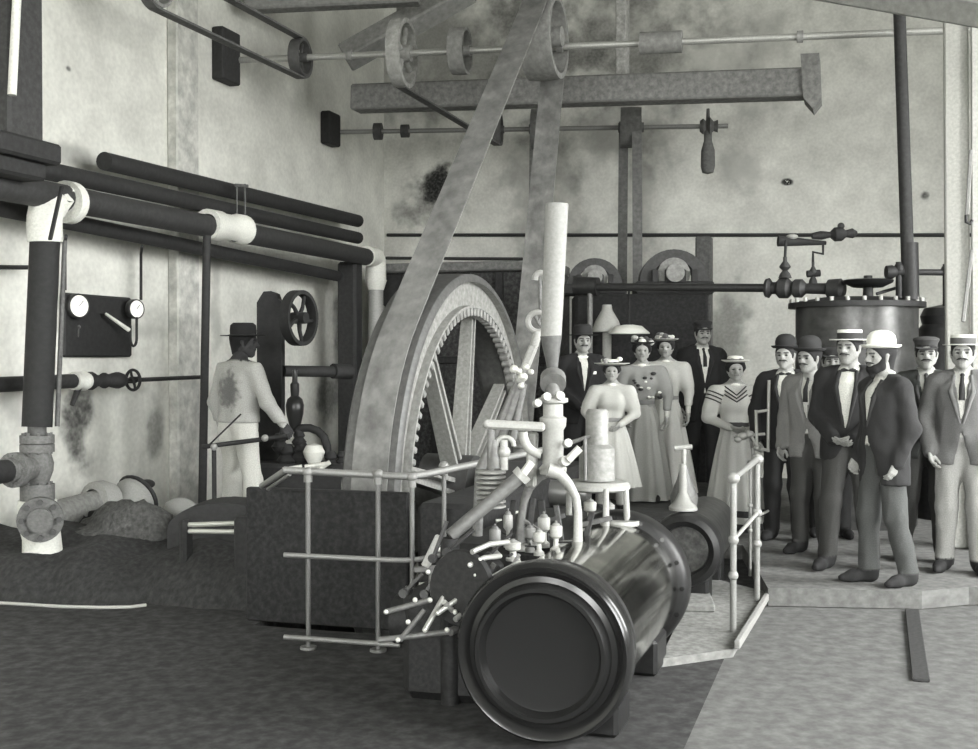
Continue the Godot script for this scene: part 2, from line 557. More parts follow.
func left_pipes() -> void:
	var dark := mat(0.2, 0.75, 0.1, "grime", 1.0)
	var mid := mat(0.42, 0.7, 0.1, "grime", 1.2)
	var pale := mat(0.9, 0.85, 0.0, "fine", 1.0)
	var st: SurfaceTool
	# dark iron column at the frame's edge, with the pale pipe running down it
	var t := thing("iron_column", "dark iron column rising past the pipes at the picture edge", "column", Vector3(-5.75, 0, on_x(14, 300, -5.75).z))
	var cz := on_x(12, 300, -5.75).z
	st = S()
	slab(st, Vector3(-6.0, 3.25, cz - 0.17), Vector3(-5.6, ROOM_H, cz + 0.2), 0.02)
	part("shaft", st, mat(0.27, 0.8, 0.0, "grime", 1.0), t)
	st = S()
	slab(st, Vector3(-6.1, 3.12, cz - 0.27), Vector3(-5.52, 3.27, cz + 0.4), 0.02)
	slab(st, Vector3(-6.0, 3.0, cz - 0.2), Vector3(-5.6, 3.13, cz + 0.33), 0.02)
	part("bracket", st, dark, t)
	st = S()
	rod(st, on_x(17, -5, -5.55), on_x(12, 95, -5.55), 0.03)
	part("conduit", st, pale, t, "pale narrow pipe down the column face")
	# four long overhead pipes along the wall
	var runs := [
		["steam_pipe", [104, 161], [358, 221], -6.25, 0.08, "dark lagged steam pipe, topmost of the four along the side wall"],
		["steam_pipe", [-40, 152], [358, 238], -6.15, 0.075, "dark lagged steam pipe, second from top along the side wall"],
		["steam_pipe", [-40, 200], [352, 279], -6.2, 0.066, "dark pipe, lowest of the four along the side wall"]]
	for r in runs:
		st = S()
		rod(st, on_x(r[1][0], r[1][1], r[3]), on_x(r[2][0], r[2][1], r[3]), r[4], -1.0, 18)
		single(r[0], st, dark, r[5], "pipe", "pipes along the side wall")
	var xc := -5.9
	t = thing("main_steam_pipe", "thick dark main steam pipe with white sleeves along the side wall", "pipe", on_x(225, 228, xc))
	st = S()
	rod(st, on_x(-40, 178, xc), on_x(372, 258, xc), 0.105, -1.0, 20)
	part("pipe", st, mat(0.24, 0.7, 0.1, "grime", 1.0), t)
	st = S()
	var sa := on_x(207, 224, xc)
	var sb := on_x(243, 230, xc)
	var fr := frame(sa, sb)
	var l := sa.distance_to(sb)
	lathe(st, fr, [Vector2(0.1, 0), Vector2(0.145, 0.0), Vector2(0.145, l * 0.3), Vector2(0.13, l * 0.36), Vector2(0.13, l * 0.75), Vector2(0.15, l * 0.8), Vector2(0.15, l), Vector2(0.1, l)], 20)
	part("sleeve", st, pale, t, "white sleeve joint")
	# white elbow down to the thick vertical pipe
	var e1 := on_x(66, 202, xc)
	var e2 := on_x(44, 204, xc)
	var e3 := on_x(45, 242, xc)
	st = S()
	sweep(st, [e1, e1.lerp(e2, 0.5)] + bend(e1.lerp(e2, 0.5), e2, e3, 0.15) + [e3], 0.13, 18)
	var el := part("elbow", st, pale, t, "white lagged elbow")
	st = S()
	rod(st, e1 + Vector3(0, 0, 0.02), e1 + Vector3(0, 0, -0.07), 0.165, -1.0, 24)
	part("flange", st, pale, el)
	st = S()
	bar(st, on_x(62, 186, xc + 0.2), on_x(50, 240, xc + 0.2), 0.035, 0.02)
	part("strap", st, dark, el, "dark iron strap")
	# far elbow and pale down pipe
	var f1 := on_x(366, 256, xc)
	var f2 := on_x(376, 257, xc)
	var f3 := on_x(376, 282, xc)
	st = S()
	sweep(st, [f1] + bend(f1, f2, f3, 0.12) + [f3], 0.13, 16)
	part("elbow", st, pale, t, "white lagged elbow")
	st = S()
	rod(st, on_x(376, 280, xc), on_x(376, 290, xc), 0.14, 0.1, 16)
	part("collar", st, pale, t, "white collar")
	# hanger
	st = S()
	for x in [237, 245]:
		rod(st, on_x(x, 184, -6.0), on_x(x, 220, -6.0), 0.01, -1.0, 6)
	bar(st, on_x(235, 185, -6.0), on_x(248, 186, -6.0), 0.02, 0.03)
	part("hanger", st, mid, t)
	t = thing("pale_riser_pipe", "pale vertical pipe under the far white elbow beside the flywheel", "pipe", Vector3(on_x(376, 300, xc).x, 0, on_x(376, 300, xc).z))
	st = S()
	var rz := on_x(376, 300, xc)
	rod(st, Vector3(xc, 0.0, rz.z), Vector3(xc, on_x(376, 288, xc).y, rz.z), 0.095, -1.0, 16)
	part("pipe", st, mat(0.62, 0.5, 0.1, "fine", 1.0), t)
	# dark post before the riser
	st = S()
	var dz := on_x(356, 300, -6.0)
	slab(st, Vector3(-6.2, 0, dz.z - 0.1), Vector3(-5.95, on_x(356, 262, -6.0).y, dz.z + 0.13), 0.03)
	single("dark_post", st, dark, "dark square post between the white riser pipe and the spoked pulley", "post")
	# thick vertical pipe with its valve stack
	var v := on_x(41, 330, xc)
	t = thing("vertical_steam_pipe", "thick black vertical pipe below the white elbow with flanged valve at its foot", "pipe", Vector3(xc, 0, v.z))
	var top := on_x(45, 240, xc)
	var low := on_x(37, 427, xc)
	st = S()
	rod(st, top, low, 0.11, -1.0, 20)
	part("lagging", st, mat(0.16, 0.8, 0.0, "grime", 1.0), t, "black lagged pipe")
	st = S()
	rod(st, top + Vector3(0.11, 0, -0.09), low + Vector3(0.11, 0, -0.09), 0.018)
	part("side_pipe", st, mid, t)
	var ax := Vector3(low.x, 0, low.z)
	var yy := func(py: float) -> float: return on_x(37, py, xc).y
	st = S()
	rod(st, ax + Vector3(0, yy.call(438), 0), ax + Vector3(0, yy.call(424), 0), 0.07, -1.0, 14)
	part("neck", st, mid, t)
	var fm := mat(0.5, 0.75, 0.1, "grime", 2.0)
	st = S()
	flange(st, ax + Vector3(0, yy.call(443), 0), ax + Vector3(0, yy.call(435), 0), 0.125)
	flange(st, ax + Vector3(0, yy.call(444), 0), ax + Vector3(0, yy.call(452), 0), 0.125)
	part("flange", st, fm, t)
	st = S()
	lathe(st, place(ax + Vector3(0, yy.call(487), 0)), [Vector2(0, 0), Vector2(0.08, 0), Vector2(0.09, 0.05), Vector2(0.115, 0.12), Vector2(0.12, 0.18), Vector2(0.1, 0.25), Vector2(0.08, 0.31), Vector2(0, 0.31)], 18)
	rod(st, ax + Vector3(0, yy.call(467), 0), ax + Vector3(0, yy.call(467), 0.34), 0.09, -1.0, 16)
	part("valve_body", st, fm, t)
	st = S()
	flange(st, ax + Vector3(0.0, yy.call(467), 0.22), ax + Vector3(0, yy.call(467), 0.28), 0.13)
	part("flange", st, fm, t)
	st = S()
	rod(st, ax + Vector3(0.0, yy.call(467), 0.28), ax + Vector3(0, yy.call(467), 1.2), 0.085, -1.0, 14)
	part("branch", st, dark, t)
	st = S()
	flange(st, ax + Vector3(0, yy.call(500), 0), ax + Vector3(0, yy.call(484), 0), 0.125)
	part("flange", st, fm, t)
	var fp := ax + Vector3(0.12, yy.call(516), 0.12)
	st = S()
	rod(st, fp, fp + Vector3(0.05, 0.0, 0.07), 0.165, -1.0, 24)
	rod(st, fp, fp + Vector3(0.075, 0.0, 0.105), 0.09, -1.0, 20)
	var bf := part("blank_flange", st, mat(0.48, 0.8, 0.1, "grime", 2.0), t)
	var ff := frame(fp + Vector3(0.05, 0.0, 0.07), fp + Vector3(0.1, 0.0, 0.14))
	for k in 8:
		st = S()
		var bp := ff * Vector3(cos(TAU * k / 8) * 0.13, 0, sin(TAU * k / 8) * 0.13)
		rod(st, bp, bp + ff.basis.y * 0.03, 0.022, -1.0, 6)
		part("bolt", st, mat(0.3, 0.7, 0.2, "", 1), bf)
	st = S()
	var q1 := ax + Vector3(0, yy.call(500), 0)
	sweep(st, [q1, q1 + Vector3(0, -0.12, 0), q1 + Vector3(0.02, -0.28, -0.02), Vector3(q1.x + 0.03, 0.0, q1.z - 0.03)], [0.14, 0.15, 0.14, 0.16], 16)
	part("foot_elbow", st, pale, t, "whitewashed foot of the pipe")
	st = S()
	rod(st, on_x(-20, 267, -6.4), on_x(36, 267.5, -6.4), 0.018, -1.0, 8)
	single("thin_rod", st, dark, "short thin dark rod on the wall at the picture edge", "rod")
	# gauge board
	t = thing("gauge_board", "dark square gauge board hung on the pale wall", "board", on_x(96, 322, -6.58))
	var b0 := on_x(62, 290, -6.56)
	var b1 := on_x(131, 357, -6.56)
	st = S()
	slab(st, Vector3(-6.585, b1.y, b1.z), Vector3(-6.54, b0.y - 0.02, b0.z), 0.02)
	part("board", st, mat(0.17, 0.7, 0.0, "grime", 1.0), t)
	for g in [[79, 306, 0.095], [124, 352, 0.0]]:
		if g[2] == 0.0: continue
		gauge(t, on_x(g[0], g[1], -6.47), g[2])
	st = S()
	var h0 := on_x(106, 314, -6.48)
	var h1 := on_x(129, 330, -6.42)
	sweep(st, [on_x(106, 314, -6.56), h0, h1], [0.012, 0.014, 0.02], 8)
	part("lever", st, pale, t, "pale lever handle")
	st = S()
	rod(st, on_x(79, 325, -6.54), on_x(78, 337, -6.53), 0.008, -1.0, 6)
	ball(st, on_x(79, 327, -6.53), 0.016)
	part("cock", st, mid, t)
	st = S()
	sweep(st, [on_x(65, 290, -6.5), on_x(65, 244, -6.45), on_x(66, 236, -6.12)], 0.014, 8)
	part("gauge_pipe", st, dark, t)
	t = thing("siphon_gauge", "small round white gauge with a looped siphon tube beside the gauge board", "gauge", on_x(136, 330, -6.5))
	gauge(t, on_x(136.5, 309, -6.42), 0.08)
	st = S()
	var loop := []
	for i in 9:
		var u := PI * i / 8.0
		loop.append(on_x(133.5 - cos(u) * 3.2 + 0.0, 338 + sin(u) * 8.0, -6.42))
	sweep(st, [on_x(130.3, 326, -6.42)] + loop + [on_x(136.7, 317, -6.42)], 0.013, 8)
	part("siphon_tube", st, dark, t)
	st = S()
	sweep(st, [on_x(141, 300, -6.45), on_x(141, 254, -6.45), on_x(142, 246, -6.12)], 0.014, 8)
	part("gauge_pipe", st, dark, t)
	# wall pipe with valve and hand wheel
	t = thing("valve_pipe", "dark horizontal wall pipe with pale valve and small hand wheel", "pipe", on_x(90, 380, -6.25))
	st = S()
	rod(st, on_x(-30, 386, -6.25), on_x(74, 381, -6.25), 0.06, -1.0, 14)
	part("pipe", st, dark, t)
	st = S()
	lathe(st, frame(on_x(73, 381, -6.25), on_x(88, 381, -6.25)), [Vector2(0, 0), Vector2(0.075, 0), Vector2(0.08, 0.05), Vector2(0.06, 0.09), Vector2(0.085, 0.14), Vector2(0.07, 0.19), Vector2(0, 0.19)], 14)
	part("valve", st, mat(0.85, 0.7, 0.0, "fine", 2), t, "pale valve body")
	st = S()
	var va := on_x(86, 381, -6.25)
	var vb := on_x(130, 380, -6.25)
	var vl := va.distance_to(vb)
	lathe(st, frame(va, vb), [Vector2(0, 0), Vector2(0.07, 0), Vector2(0.08, vl * 0.1), Vector2(0.05, vl * 0.22), Vector2(0.05, vl * 0.35), Vector2(0.07, vl * 0.4), Vector2(0.045, vl * 0.45), Vector2(0.06, vl * 0.55), Vector2(0.075, vl * 0.7), Vector2(0.06, vl * 0.82), Vector2(0.02, vl * 0.9), Vector2(0.02, vl), Vector2(0, vl)], 14)
	part("bonnet", st, dark, t)
	st = S()
	rod(st, on_x(80, 384, -6.25), on_x(72, 405, -6.25), 0.03, 0.02, 8)
	part("drain_cock", st, dark, t)
	hand_wheel("hand_wheel", t, on_x(133, 380, -6.25), Vector3(0.25, 0, -1).normalized(), 0.09, 0.014, 4, dark)
	st = S()
	rod(st, on_x(136, 380, -6.25), on_x(203, 377, -6.25), 0.02, -1.0, 8)
	part("spindle", st, dark, t)
	# thin floor post before the wall
	t = thing("pipe_post", "thin dark upright post beside the workman holding up the main pipe", "post", Vector3(-5.7, 0, on_x(200, 480, -5.7).z))
	st = S()
	var pz := on_x(201, 400, -5.75)
	rod(st, Vector3(-5.75, 0, pz.z), on_x(207, 236, -5.75), 0.038, -1.0, 10)
	part("post", st, dark, t)
	st = S()
	rod(st, Vector3(-5.75, 0, pz.z), Vector3(-5.75, 0.03, pz.z), 0.1, -1.0, 14)
	part("foot", st, dark, t)
	floor_clutter(dark, mid, pale)
	small_engine(dark, mid, pale)

func gauge(parent: Node, p: Vector3, r: float) -> void:
	var st := S()
	var ax := Vector3(1, 0, 0.35).normalized()
	lathe(st, frame(p, p + ax), [Vector2(0, -0.05), Vector2(r * 1.15, -0.05), Vector2(r * 1.15, 0.0), Vector2(r, 0.012), Vector2(r, 0.0)], 24)
	var g := part("gauge_case", st, mat(0.2, 0.5, 0.3, "", 1), parent)
	st = S()
	lathe(st, frame(p, p + ax), [Vector2(r, 0.001), Vector2(0, 0.001)], 24)
	part("dial", st, mat(0.95, 0.6, 0.0, "", 1), g, "white dial")
	st = S()
	var f := frame(p + ax * 0.004, p + ax)
	bar(st, f * Vector3(0, 0, 0), f * Vector3(r * 0.5, 0, r * 0.45), 0.006, 0.002, 0.0)
	part("pointer", st, mat(0.15, 0.6, 0.0, "", 1), g)

func floor_clutter(dark: Material, mid: Material, pale: Material) -> void:
	var st := S()
	# lagged pipe along the foot of the wall
	var t := thing("floor_pipe", "grey lagged pipe lying along the foot of the side wall", "pipe", floor_at(100, 9.9, 0))
	var a := at(50, 517, 9.6)
	var b := at(112, 500, 10.2)
	rod(st, Vector3(a.x, a.y, a.z), b, 0.12, -1.0, 16)
	part("pipe", st, mat(0.6, 0.9, 0.0, "grime", 1.5), t)
	st = S()
	lathe(st, frame(at(92, 501, 10.0), b), [Vector2(0.1, 0), Vector2(0.16, 0.02), Vector2(0.17, 0.12), Vector2(0.15, 0.2), Vector2(0.1, 0.22)], 16)
	part("collar", st, mat(0.66, 0.9, 0.0, "fine", 1.5), t)
	for x in [75, 98]:
		st = S()
		var s := at(x, 508, 9.85)
		slab(st, Vector3(s.x - 0.12, 0, s.z - 0.06), Vector3(s.x + 0.12, s.y - 0.02, s.z + 0.06), 0.01)
		part("support", st, dark, t)
	# flanged bell joint
	t = thing("bell_joint", "grey flanged pipe bell with a dark cap on the floor by the wall", "pipe joint", floor_at(140, 10.2, 0))
	var c0 := at(120, 510, 10.2)
	var c1 := at(148, 490, 10.5)
	st = S()
	lathe(st, frame(c0, c1), [Vector2(0, 0), Vector2(0.1, 0), Vector2(0.13, 0.08), Vector2(0.2, 0.16), Vector2(0.2, 0.2), Vector2(0.17, 0.21), Vector2(0.17, 0.27), Vector2(0.1, 0.33), Vector2(0, 0.34)], 20)
	part("bell", st, mat(0.62, 0.85, 0.0, "fine", 1.5), t)
	st = S()
	torus(st, Transform3D(frame(c0, c1).basis, c0.lerp(c1, 0.62)), 0.2, 0.018, 24, 6)
	part("ring", st, dark, t)
	st = S()
	ball(st, at(147, 484, 10.5), 0.07, 0.6)
	part("cap", st, dark, t)
	st = S()
	slab(st, Vector3(c0.x - 0.15, 0, c0.z - 0.3), Vector3(c0.x + 0.3, c0.y - 0.05, c0.z + 0.1), 0.02)
	part("block", st, dark, t)
	# pale ball float and dark curved cover
	t = thing("curved_cover", "dark curved iron cover on the floor behind the workman's machine", "cover", floor_at(215, 9.8, 0))
	st = S()
	var prof := PackedVector2Array()
	for i in 13:
		var u := PI * i / 12.0
		prof.append(Vector2(-cos(u) * 0.42, 0.42 + sin(u) * 0.2))
	prof.append(Vector2(0.42, 0.0))
	prof.append(Vector2(-0.42, 0.0))
	plate(st, place(floor_at(228, 9.35, 0.0), 0.3), prof, 0.45)
	part("hood", st, mat(0.22, 0.8, 0.0, "grime", 1.0), t)
	st = S()
	ball(st, at(180, 511, 10.0), 0.15, 0.75, 16)
	var fb := at(180, 511, 10.0)
	rod(st, Vector3(fb.x, 0, fb.z), fb, 0.05, -1.0, 10)
	single("float_ball", st, mat(0.6, 0.8, 0.0, "fine", 2), "round grey ball float on a short stem near the wall", "float")
	# heap of dark sacking
	cinder_bank()
	for h in [[122, 522, 9.55, 0.45, 0.62, "wide grey heap of sacking below the lagged floor pipe"]] :
		heap(floor_at(h[0], h[2], 0), h[3], h[4], h[5])
	# polished feed rods
	t = thing("feed_rod_guide", "pair of polished feed rods in a dark bearing beyond the railing", "machine part", floor_at(225, 8.6, 0))
	for y in [[525, 523], [531, 532]]:
		st = S()
		rod(st, at(183, y[0], 8.7), at(247, y[1], 8.5), 0.018, -1.0, 10)
		part("rod", st, mat(0.8, 0.35, 0.5, "", 1), t, "bright polished rod")
	st = S()
	var bb := at(247, 527, 8.5)
	slab(st, Vector3(bb.x - 0.07, 0, bb.z - 0.08), Vector3(bb.x + 0.07, bb.y + 0.08, bb.z + 0.08), 0.02)
	part("bearing", st, dark, t)
	st = S()
	var bc := at(186, 528, 8.7)
	slab(st, Vector3(bc.x - 0.03, 0, bc.z - 0.06), Vector3(bc.x + 0.03, bc.y + 0.06, bc.z + 0.06), 0.02)
	part("bearing", st, dark, t)
	# hose on the floor
	st = S()
	var pts := []
	for p in [[-20, 602], [20, 604], [60, 606.5], [100, 607.5], [130, 607], [146, 605]]:
		pts.append(on_y(p[0], p[1], 0.012))
	sweep(st, pts, 0.012, 8)
	single("floor_hose", st, mat(0.75, 0.8, 0.0, "fine", 2), "thin pale hose lying across the dark floor", "hose")

func cinder_bank() -> void:
	# a low rough bank of ash and cinders between the wall pipes and the pit
	var n := FastNoiseLite.new()
	n.seed = 4
	n.frequency = 0.9
	n.fractal_octaves = 2
	var st := S()
	sg += 1
	st.set_smooth_group(sg)
	var depth := [8.42, 8.5, 8.62, 8.8, 9.0, 9.2, 9.4, 9.55, 9.6]
	var high := [0.0, 0.09, 0.18, 0.28, 0.35, 0.4, 0.42, 0.42, 0.0]
	var rows := []
	for j in depth.size():
		var row := []
		for i in 41:
			var px := lerpf(-60.0, 252.0, i / 40.0)
			var p := floor_at(px, depth[j] + 0.12 * n.get_noise_2d(i * 0.1, 3.0) - 0.0015 * maxf(0.0, px - 120.0), 0.0)
			var edge := smoothstep(0.0, 0.12, i / 40.0)
			p.y = maxf(0.0, high[j] * edge * (1.0 + 0.45 * n.get_noise_2d(p.x, p.z)))
			p.x = maxf(p.x, WALL_X + 0.03)
			row.append(p)
		rows.append(row)
	for j in depth.size() - 1:
		for i in 40:
			quad(st, rows[j][i], rows[j + 1][i], rows[j + 1][i + 1], rows[j][i + 1])
	single("cinder_bank", st, mat(0.28, 0.95, 0.0, "earth", 0.9), "low rough bank of dark ash along the foot of the side wall", "ash bank")

func heap(p: Vector3, r: float, h: float, label: String) -> void:
	var st := S()
	var n := FastNoiseLite.new()
	n.seed = int(r * 1000)
	n.frequency = 1.6
	sg += 1
	st.set_smooth_group(sg)
	var rings := []
	for j in 9:
		var u := float(j) / 8.0
		var ring := []
		for i in 28:
			var a := TAU * i / 28.0
			var q := Vector3(cos(a) * r * sin(u * PI / 2) * 1.2, cos(u * PI / 2) * h, sin(a) * r * sin(u * PI / 2) * 0.8)
			var k := 1.0 + 0.35 * n.get_noise_3d(q.x * 1.3 + 7.0, q.y * 2.0, q.z * 1.3)
			ring.append(p + Vector3(q.x * k, maxf(0.0, q.y * k), q.z * k))
		rings.append(ring)
	for j in 8:
		for i in 28:
			var i2 := (i + 1) % 28
			quad(st, rings[j][i], rings[j][i2], rings[j + 1][i2], rings[j + 1][i])
	single("sacking_heap", st, mat(0.46, 0.95, 0.0, "earth", 1.2), label, "heap")

func small_engine(dark: Material, mid: Material, pale: Material) -> void:
	# the pump the workman tends: standard, pulley, lubricator, curved pipe
	var st: SurfaceTool
	var t := thing("feed_pump", "small dark feed pump with tall standard and spoked pulley beside the workman", "pump", floor_at(275, 11.2, 0))
	var p := floor_at(271, 11.4, 0)
	var topy := at(271, 300, 11.4).y
	st = S()
	var poly := PackedVector2Array([Vector2(-0.115, 0), Vector2(0.115, 0), Vector2(0.115, topy - 0.02), Vector2(0.09, topy), Vector2(0.07, topy + 0.06), Vector2(0.02, topy + 0.08), Vector2(-0.05, topy + 0.075), Vector2(-0.08, topy + 0.03), Vector2(-0.115, topy - 0.03)])
	plate(st, place(p, 0.3), poly, 0.2)
	part("standard", st, mat(0.17, 0.8, 0.0, "grime", 1.0), t)
	st = S()
	rod(st, at(283, 371, 11.4), at(352, 372, 11.9), 0.055, -1.0, 14)
	rod(st, at(333, 371, 11.75), at(350, 372, 11.9), 0.075, -1.0, 14)
	part("cross_pipe", st, dark, t)
	var wc := at(299, 318, 11.3)
	st = S()
	var axis := Vector3(1, 0, 0.12).normalized()
	rod(st, at(278, 320, 11.4), wc + axis * 0.05, 0.035, -1.0, 10)
	part("shaft", st, dark, t)
	var f := frame(wc, wc + axis)
	st = S()
	lathe(st, f, [Vector2(0.225, -0.05), Vector2(0.262, -0.05), Vector2(0.262, 0.05), Vector2(0.225, 0.05), Vector2(0.225, -0.05)], 40)
	var w := part("pulley", st, dark, t)
	for i in 5:
		var u := TAU * i / 5 + 0.2
		st = S()
		sweep(st, [f * Vector3.ZERO, f * Vector3(cos(u + 0.35) * 0.12, 0, sin(u + 0.35) * 0.12), f * Vector3(cos(u + 0.2) * 0.235, 0, sin(u + 0.2) * 0.235)], [0.026, 0.02, 0.018], 6)
		part("spoke", st, dark, w)
	st = S()
	lathe(st, f, [Vector2(0, -0.08), Vector2(0.055, -0.08), Vector2(0.055, 0.08), Vector2(0, 0.08)], 14)
	part("hub", st, dark, w)
	# lubricator vase
	var vd := 11.1
	var vy := at(295, 432, vd)
	var sc := vd / FOCAL
	st = S()
	lathe(st, place(vy), [Vector2(0, 0), Vector2(4.5 * sc, 0), Vector2(5.5 * sc, 6 * sc), Vector2(8.5 * sc, 18 * sc), Vector2(9.3 * sc, 27 * sc), Vector2(7.5 * sc, 33 * sc), Vector2(4 * sc, 36 * sc), Vector2(4.5 * sc, 41 * sc), Vector2(4.5 * sc, 48 * sc), Vector2(2.8 * sc, 50 * sc), Vector2(2.5 * sc, 62 * sc), Vector2(0, 62 * sc)], 16)
	part("lubricator", st, mat(0.2, 0.3, 0.3, "", 1), t, "dark glossy vase-shaped lubricator")
	st = S()
	var arch := []
	for q in [[297, 431], [302, 428], [310, 428], [318, 431], [324, 437], [327, 446], [328, 456]]: arch.append(at(q[0], q[1], 11.0))
	sweep(st, arch, 0.038, 10)
	part("curved_pipe", st, dark, t)
	st = S()
	lathe(st, place(at(314, 464, 10.9)), [Vector2(0, 0), Vector2(0.05, 0), Vector2(0.085, 0.06), Vector2(0.1, 0.11), Vector2(0.07, 0.17), Vector2(0.0, 0.19)], 16)
	part("air_vessel", st, mat(0.92, 0.6, 0.0, "fine", 2), t, "white rounded air vessel")
	st = S()
	for q in [[287, 455, 0.1], [301, 452, 0.09], [299, 438, 0.07], [331, 460, 0.08], [342, 458, 0.06], [280, 442, 0.08]]:
		st = S()
		var c := at(q[0], q[1], 11.0)
		lathe(st, place(c - Vector3(0, q[2], 0)), [Vector2(0, 0), Vector2(q[2] * 0.7, 0), Vector2(q[2], q[2] * 0.5), Vector2(q[2] * 0.6, q[2]), Vector2(q[2] * 0.8, q[2] * 1.3), Vector2(q[2] * 0.5, q[2] * 2.0), Vector2(0, q[2] * 2.0)], 12)
		part("valve_chest", st, dark, t)
	st = S()
	var base := floor_at(305, 11.1, 0)
	box(st, place(base + Vector3(0, 0.38, 0), 0.3), Vector3(0.95, 0.76, 0.5), 0.03)
	part("bed", st, mat(0.19, 0.8, 0.0, "grime", 1.0), t)
	st = S()
	for q in [[283, 470, 302, 467], [305, 467, 326, 464], [318, 470, 330, 462]]:
		rod(st, at(q[0], q[1], 10.75), at(q[2], q[3], 10.75), 0.022, -1.0, 8)
	part("link_rod", st, pale, t, "pale link rod")
	var db := thing("duckboard", "low dark duckboard under the workman's feet", "duckboard", floor_at(238, 10.45, 0))
	for k in 5:
		st = S()
		box(st, place(floor_at(238, 10.45, 0.115), 0.3) * place(Vector3(0, 0, (k - 2) * 0.16)), Vector3(0.9, 0.03, 0.13), 0.005)
		part("plank", st, dark, db)
	for k in 2:
		st = S()
		box(st, place(floor_at(238, 10.45, 0.05), 0.3) * place(Vector3(k * 0.7 - 0.35, 0, 0)), Vector3(0.08, 0.1, 0.8), 0.005)
		part("bearer", st, dark, db)
	# guard rail bar by the workman
	var g := thing("starting_lever", "dark starting bar held across the workman's thighs on a short upright", "lever", floor_at(212, 10.0, 0))
	st = S()
	rod(st, at(202, 447, 10.0), at(288, 436, 10.0), 0.02, -1.0, 8)
	part("bar", st, dark, g)
	st = S()
	rod(st, floor_at(214, 10.0, 0), at(214, 447, 10.0), 0.02, -1.0, 8)
	part("upright", st, dark, g)
	st = S()
	rod(st, at(206, 448, 9.98), at(241, 414, 9.98), 0.008, -1.0, 6)
	part("thin_rod", st, dark, g)
	st = S()
	for q in [[214, 447], [265, 438]]: ball(st, at(q[0], q[1], 9.98), 0.03)
	part("clamp", st, mat(0.6, 0.5, 0.3, "", 1), g)

func circle_arc(c: Vector3, r: float, a0: float, a1: float, n: int) -> Array:
	# arc in the plane of constant x; angle 0 points towards +z, PI/2 up
	var out := []
	for i in n + 1:
		var a := lerpf(a0, a1, float(i) / n)
		out.append(c + Vector3(0, sin(a) * r, cos(a) * r))
	return out

func pulley_at(parent: Node, c: Vector3, axis: Vector3, r: float, w: float, m: Material, arms := 4) -> void:
	var f := frame(c - axis * w / 2, c + axis * w / 2)
	var st := S()
	lathe(st, f, [Vector2(r * 0.86, 0), Vector2(r, 0), Vector2(r * 1.02, w / 2), Vector2(r, w), Vector2(r * 0.86, w), Vector2(r * 0.86, 0)], 32)
	var p := part("pulley", st, m, parent)
	for i in arms:
		var u := TAU * i / arms + 0.4
		st = S()
		rod(st, f * Vector3(0, w / 2, 0), f * Vector3(cos(u) * r * 0.9, w / 2, sin(u) * r * 0.9), r * 0.1, r * 0.08, 8)
		part("spoke", st, m, p)
	st = S()
	lathe(st, f, [Vector2(0, -0.03), Vector2(r * 0.25, -0.03), Vector2(r * 0.25, w + 0.03), Vector2(0, w + 0.03)], 14)
	part("hub", st, m, p)

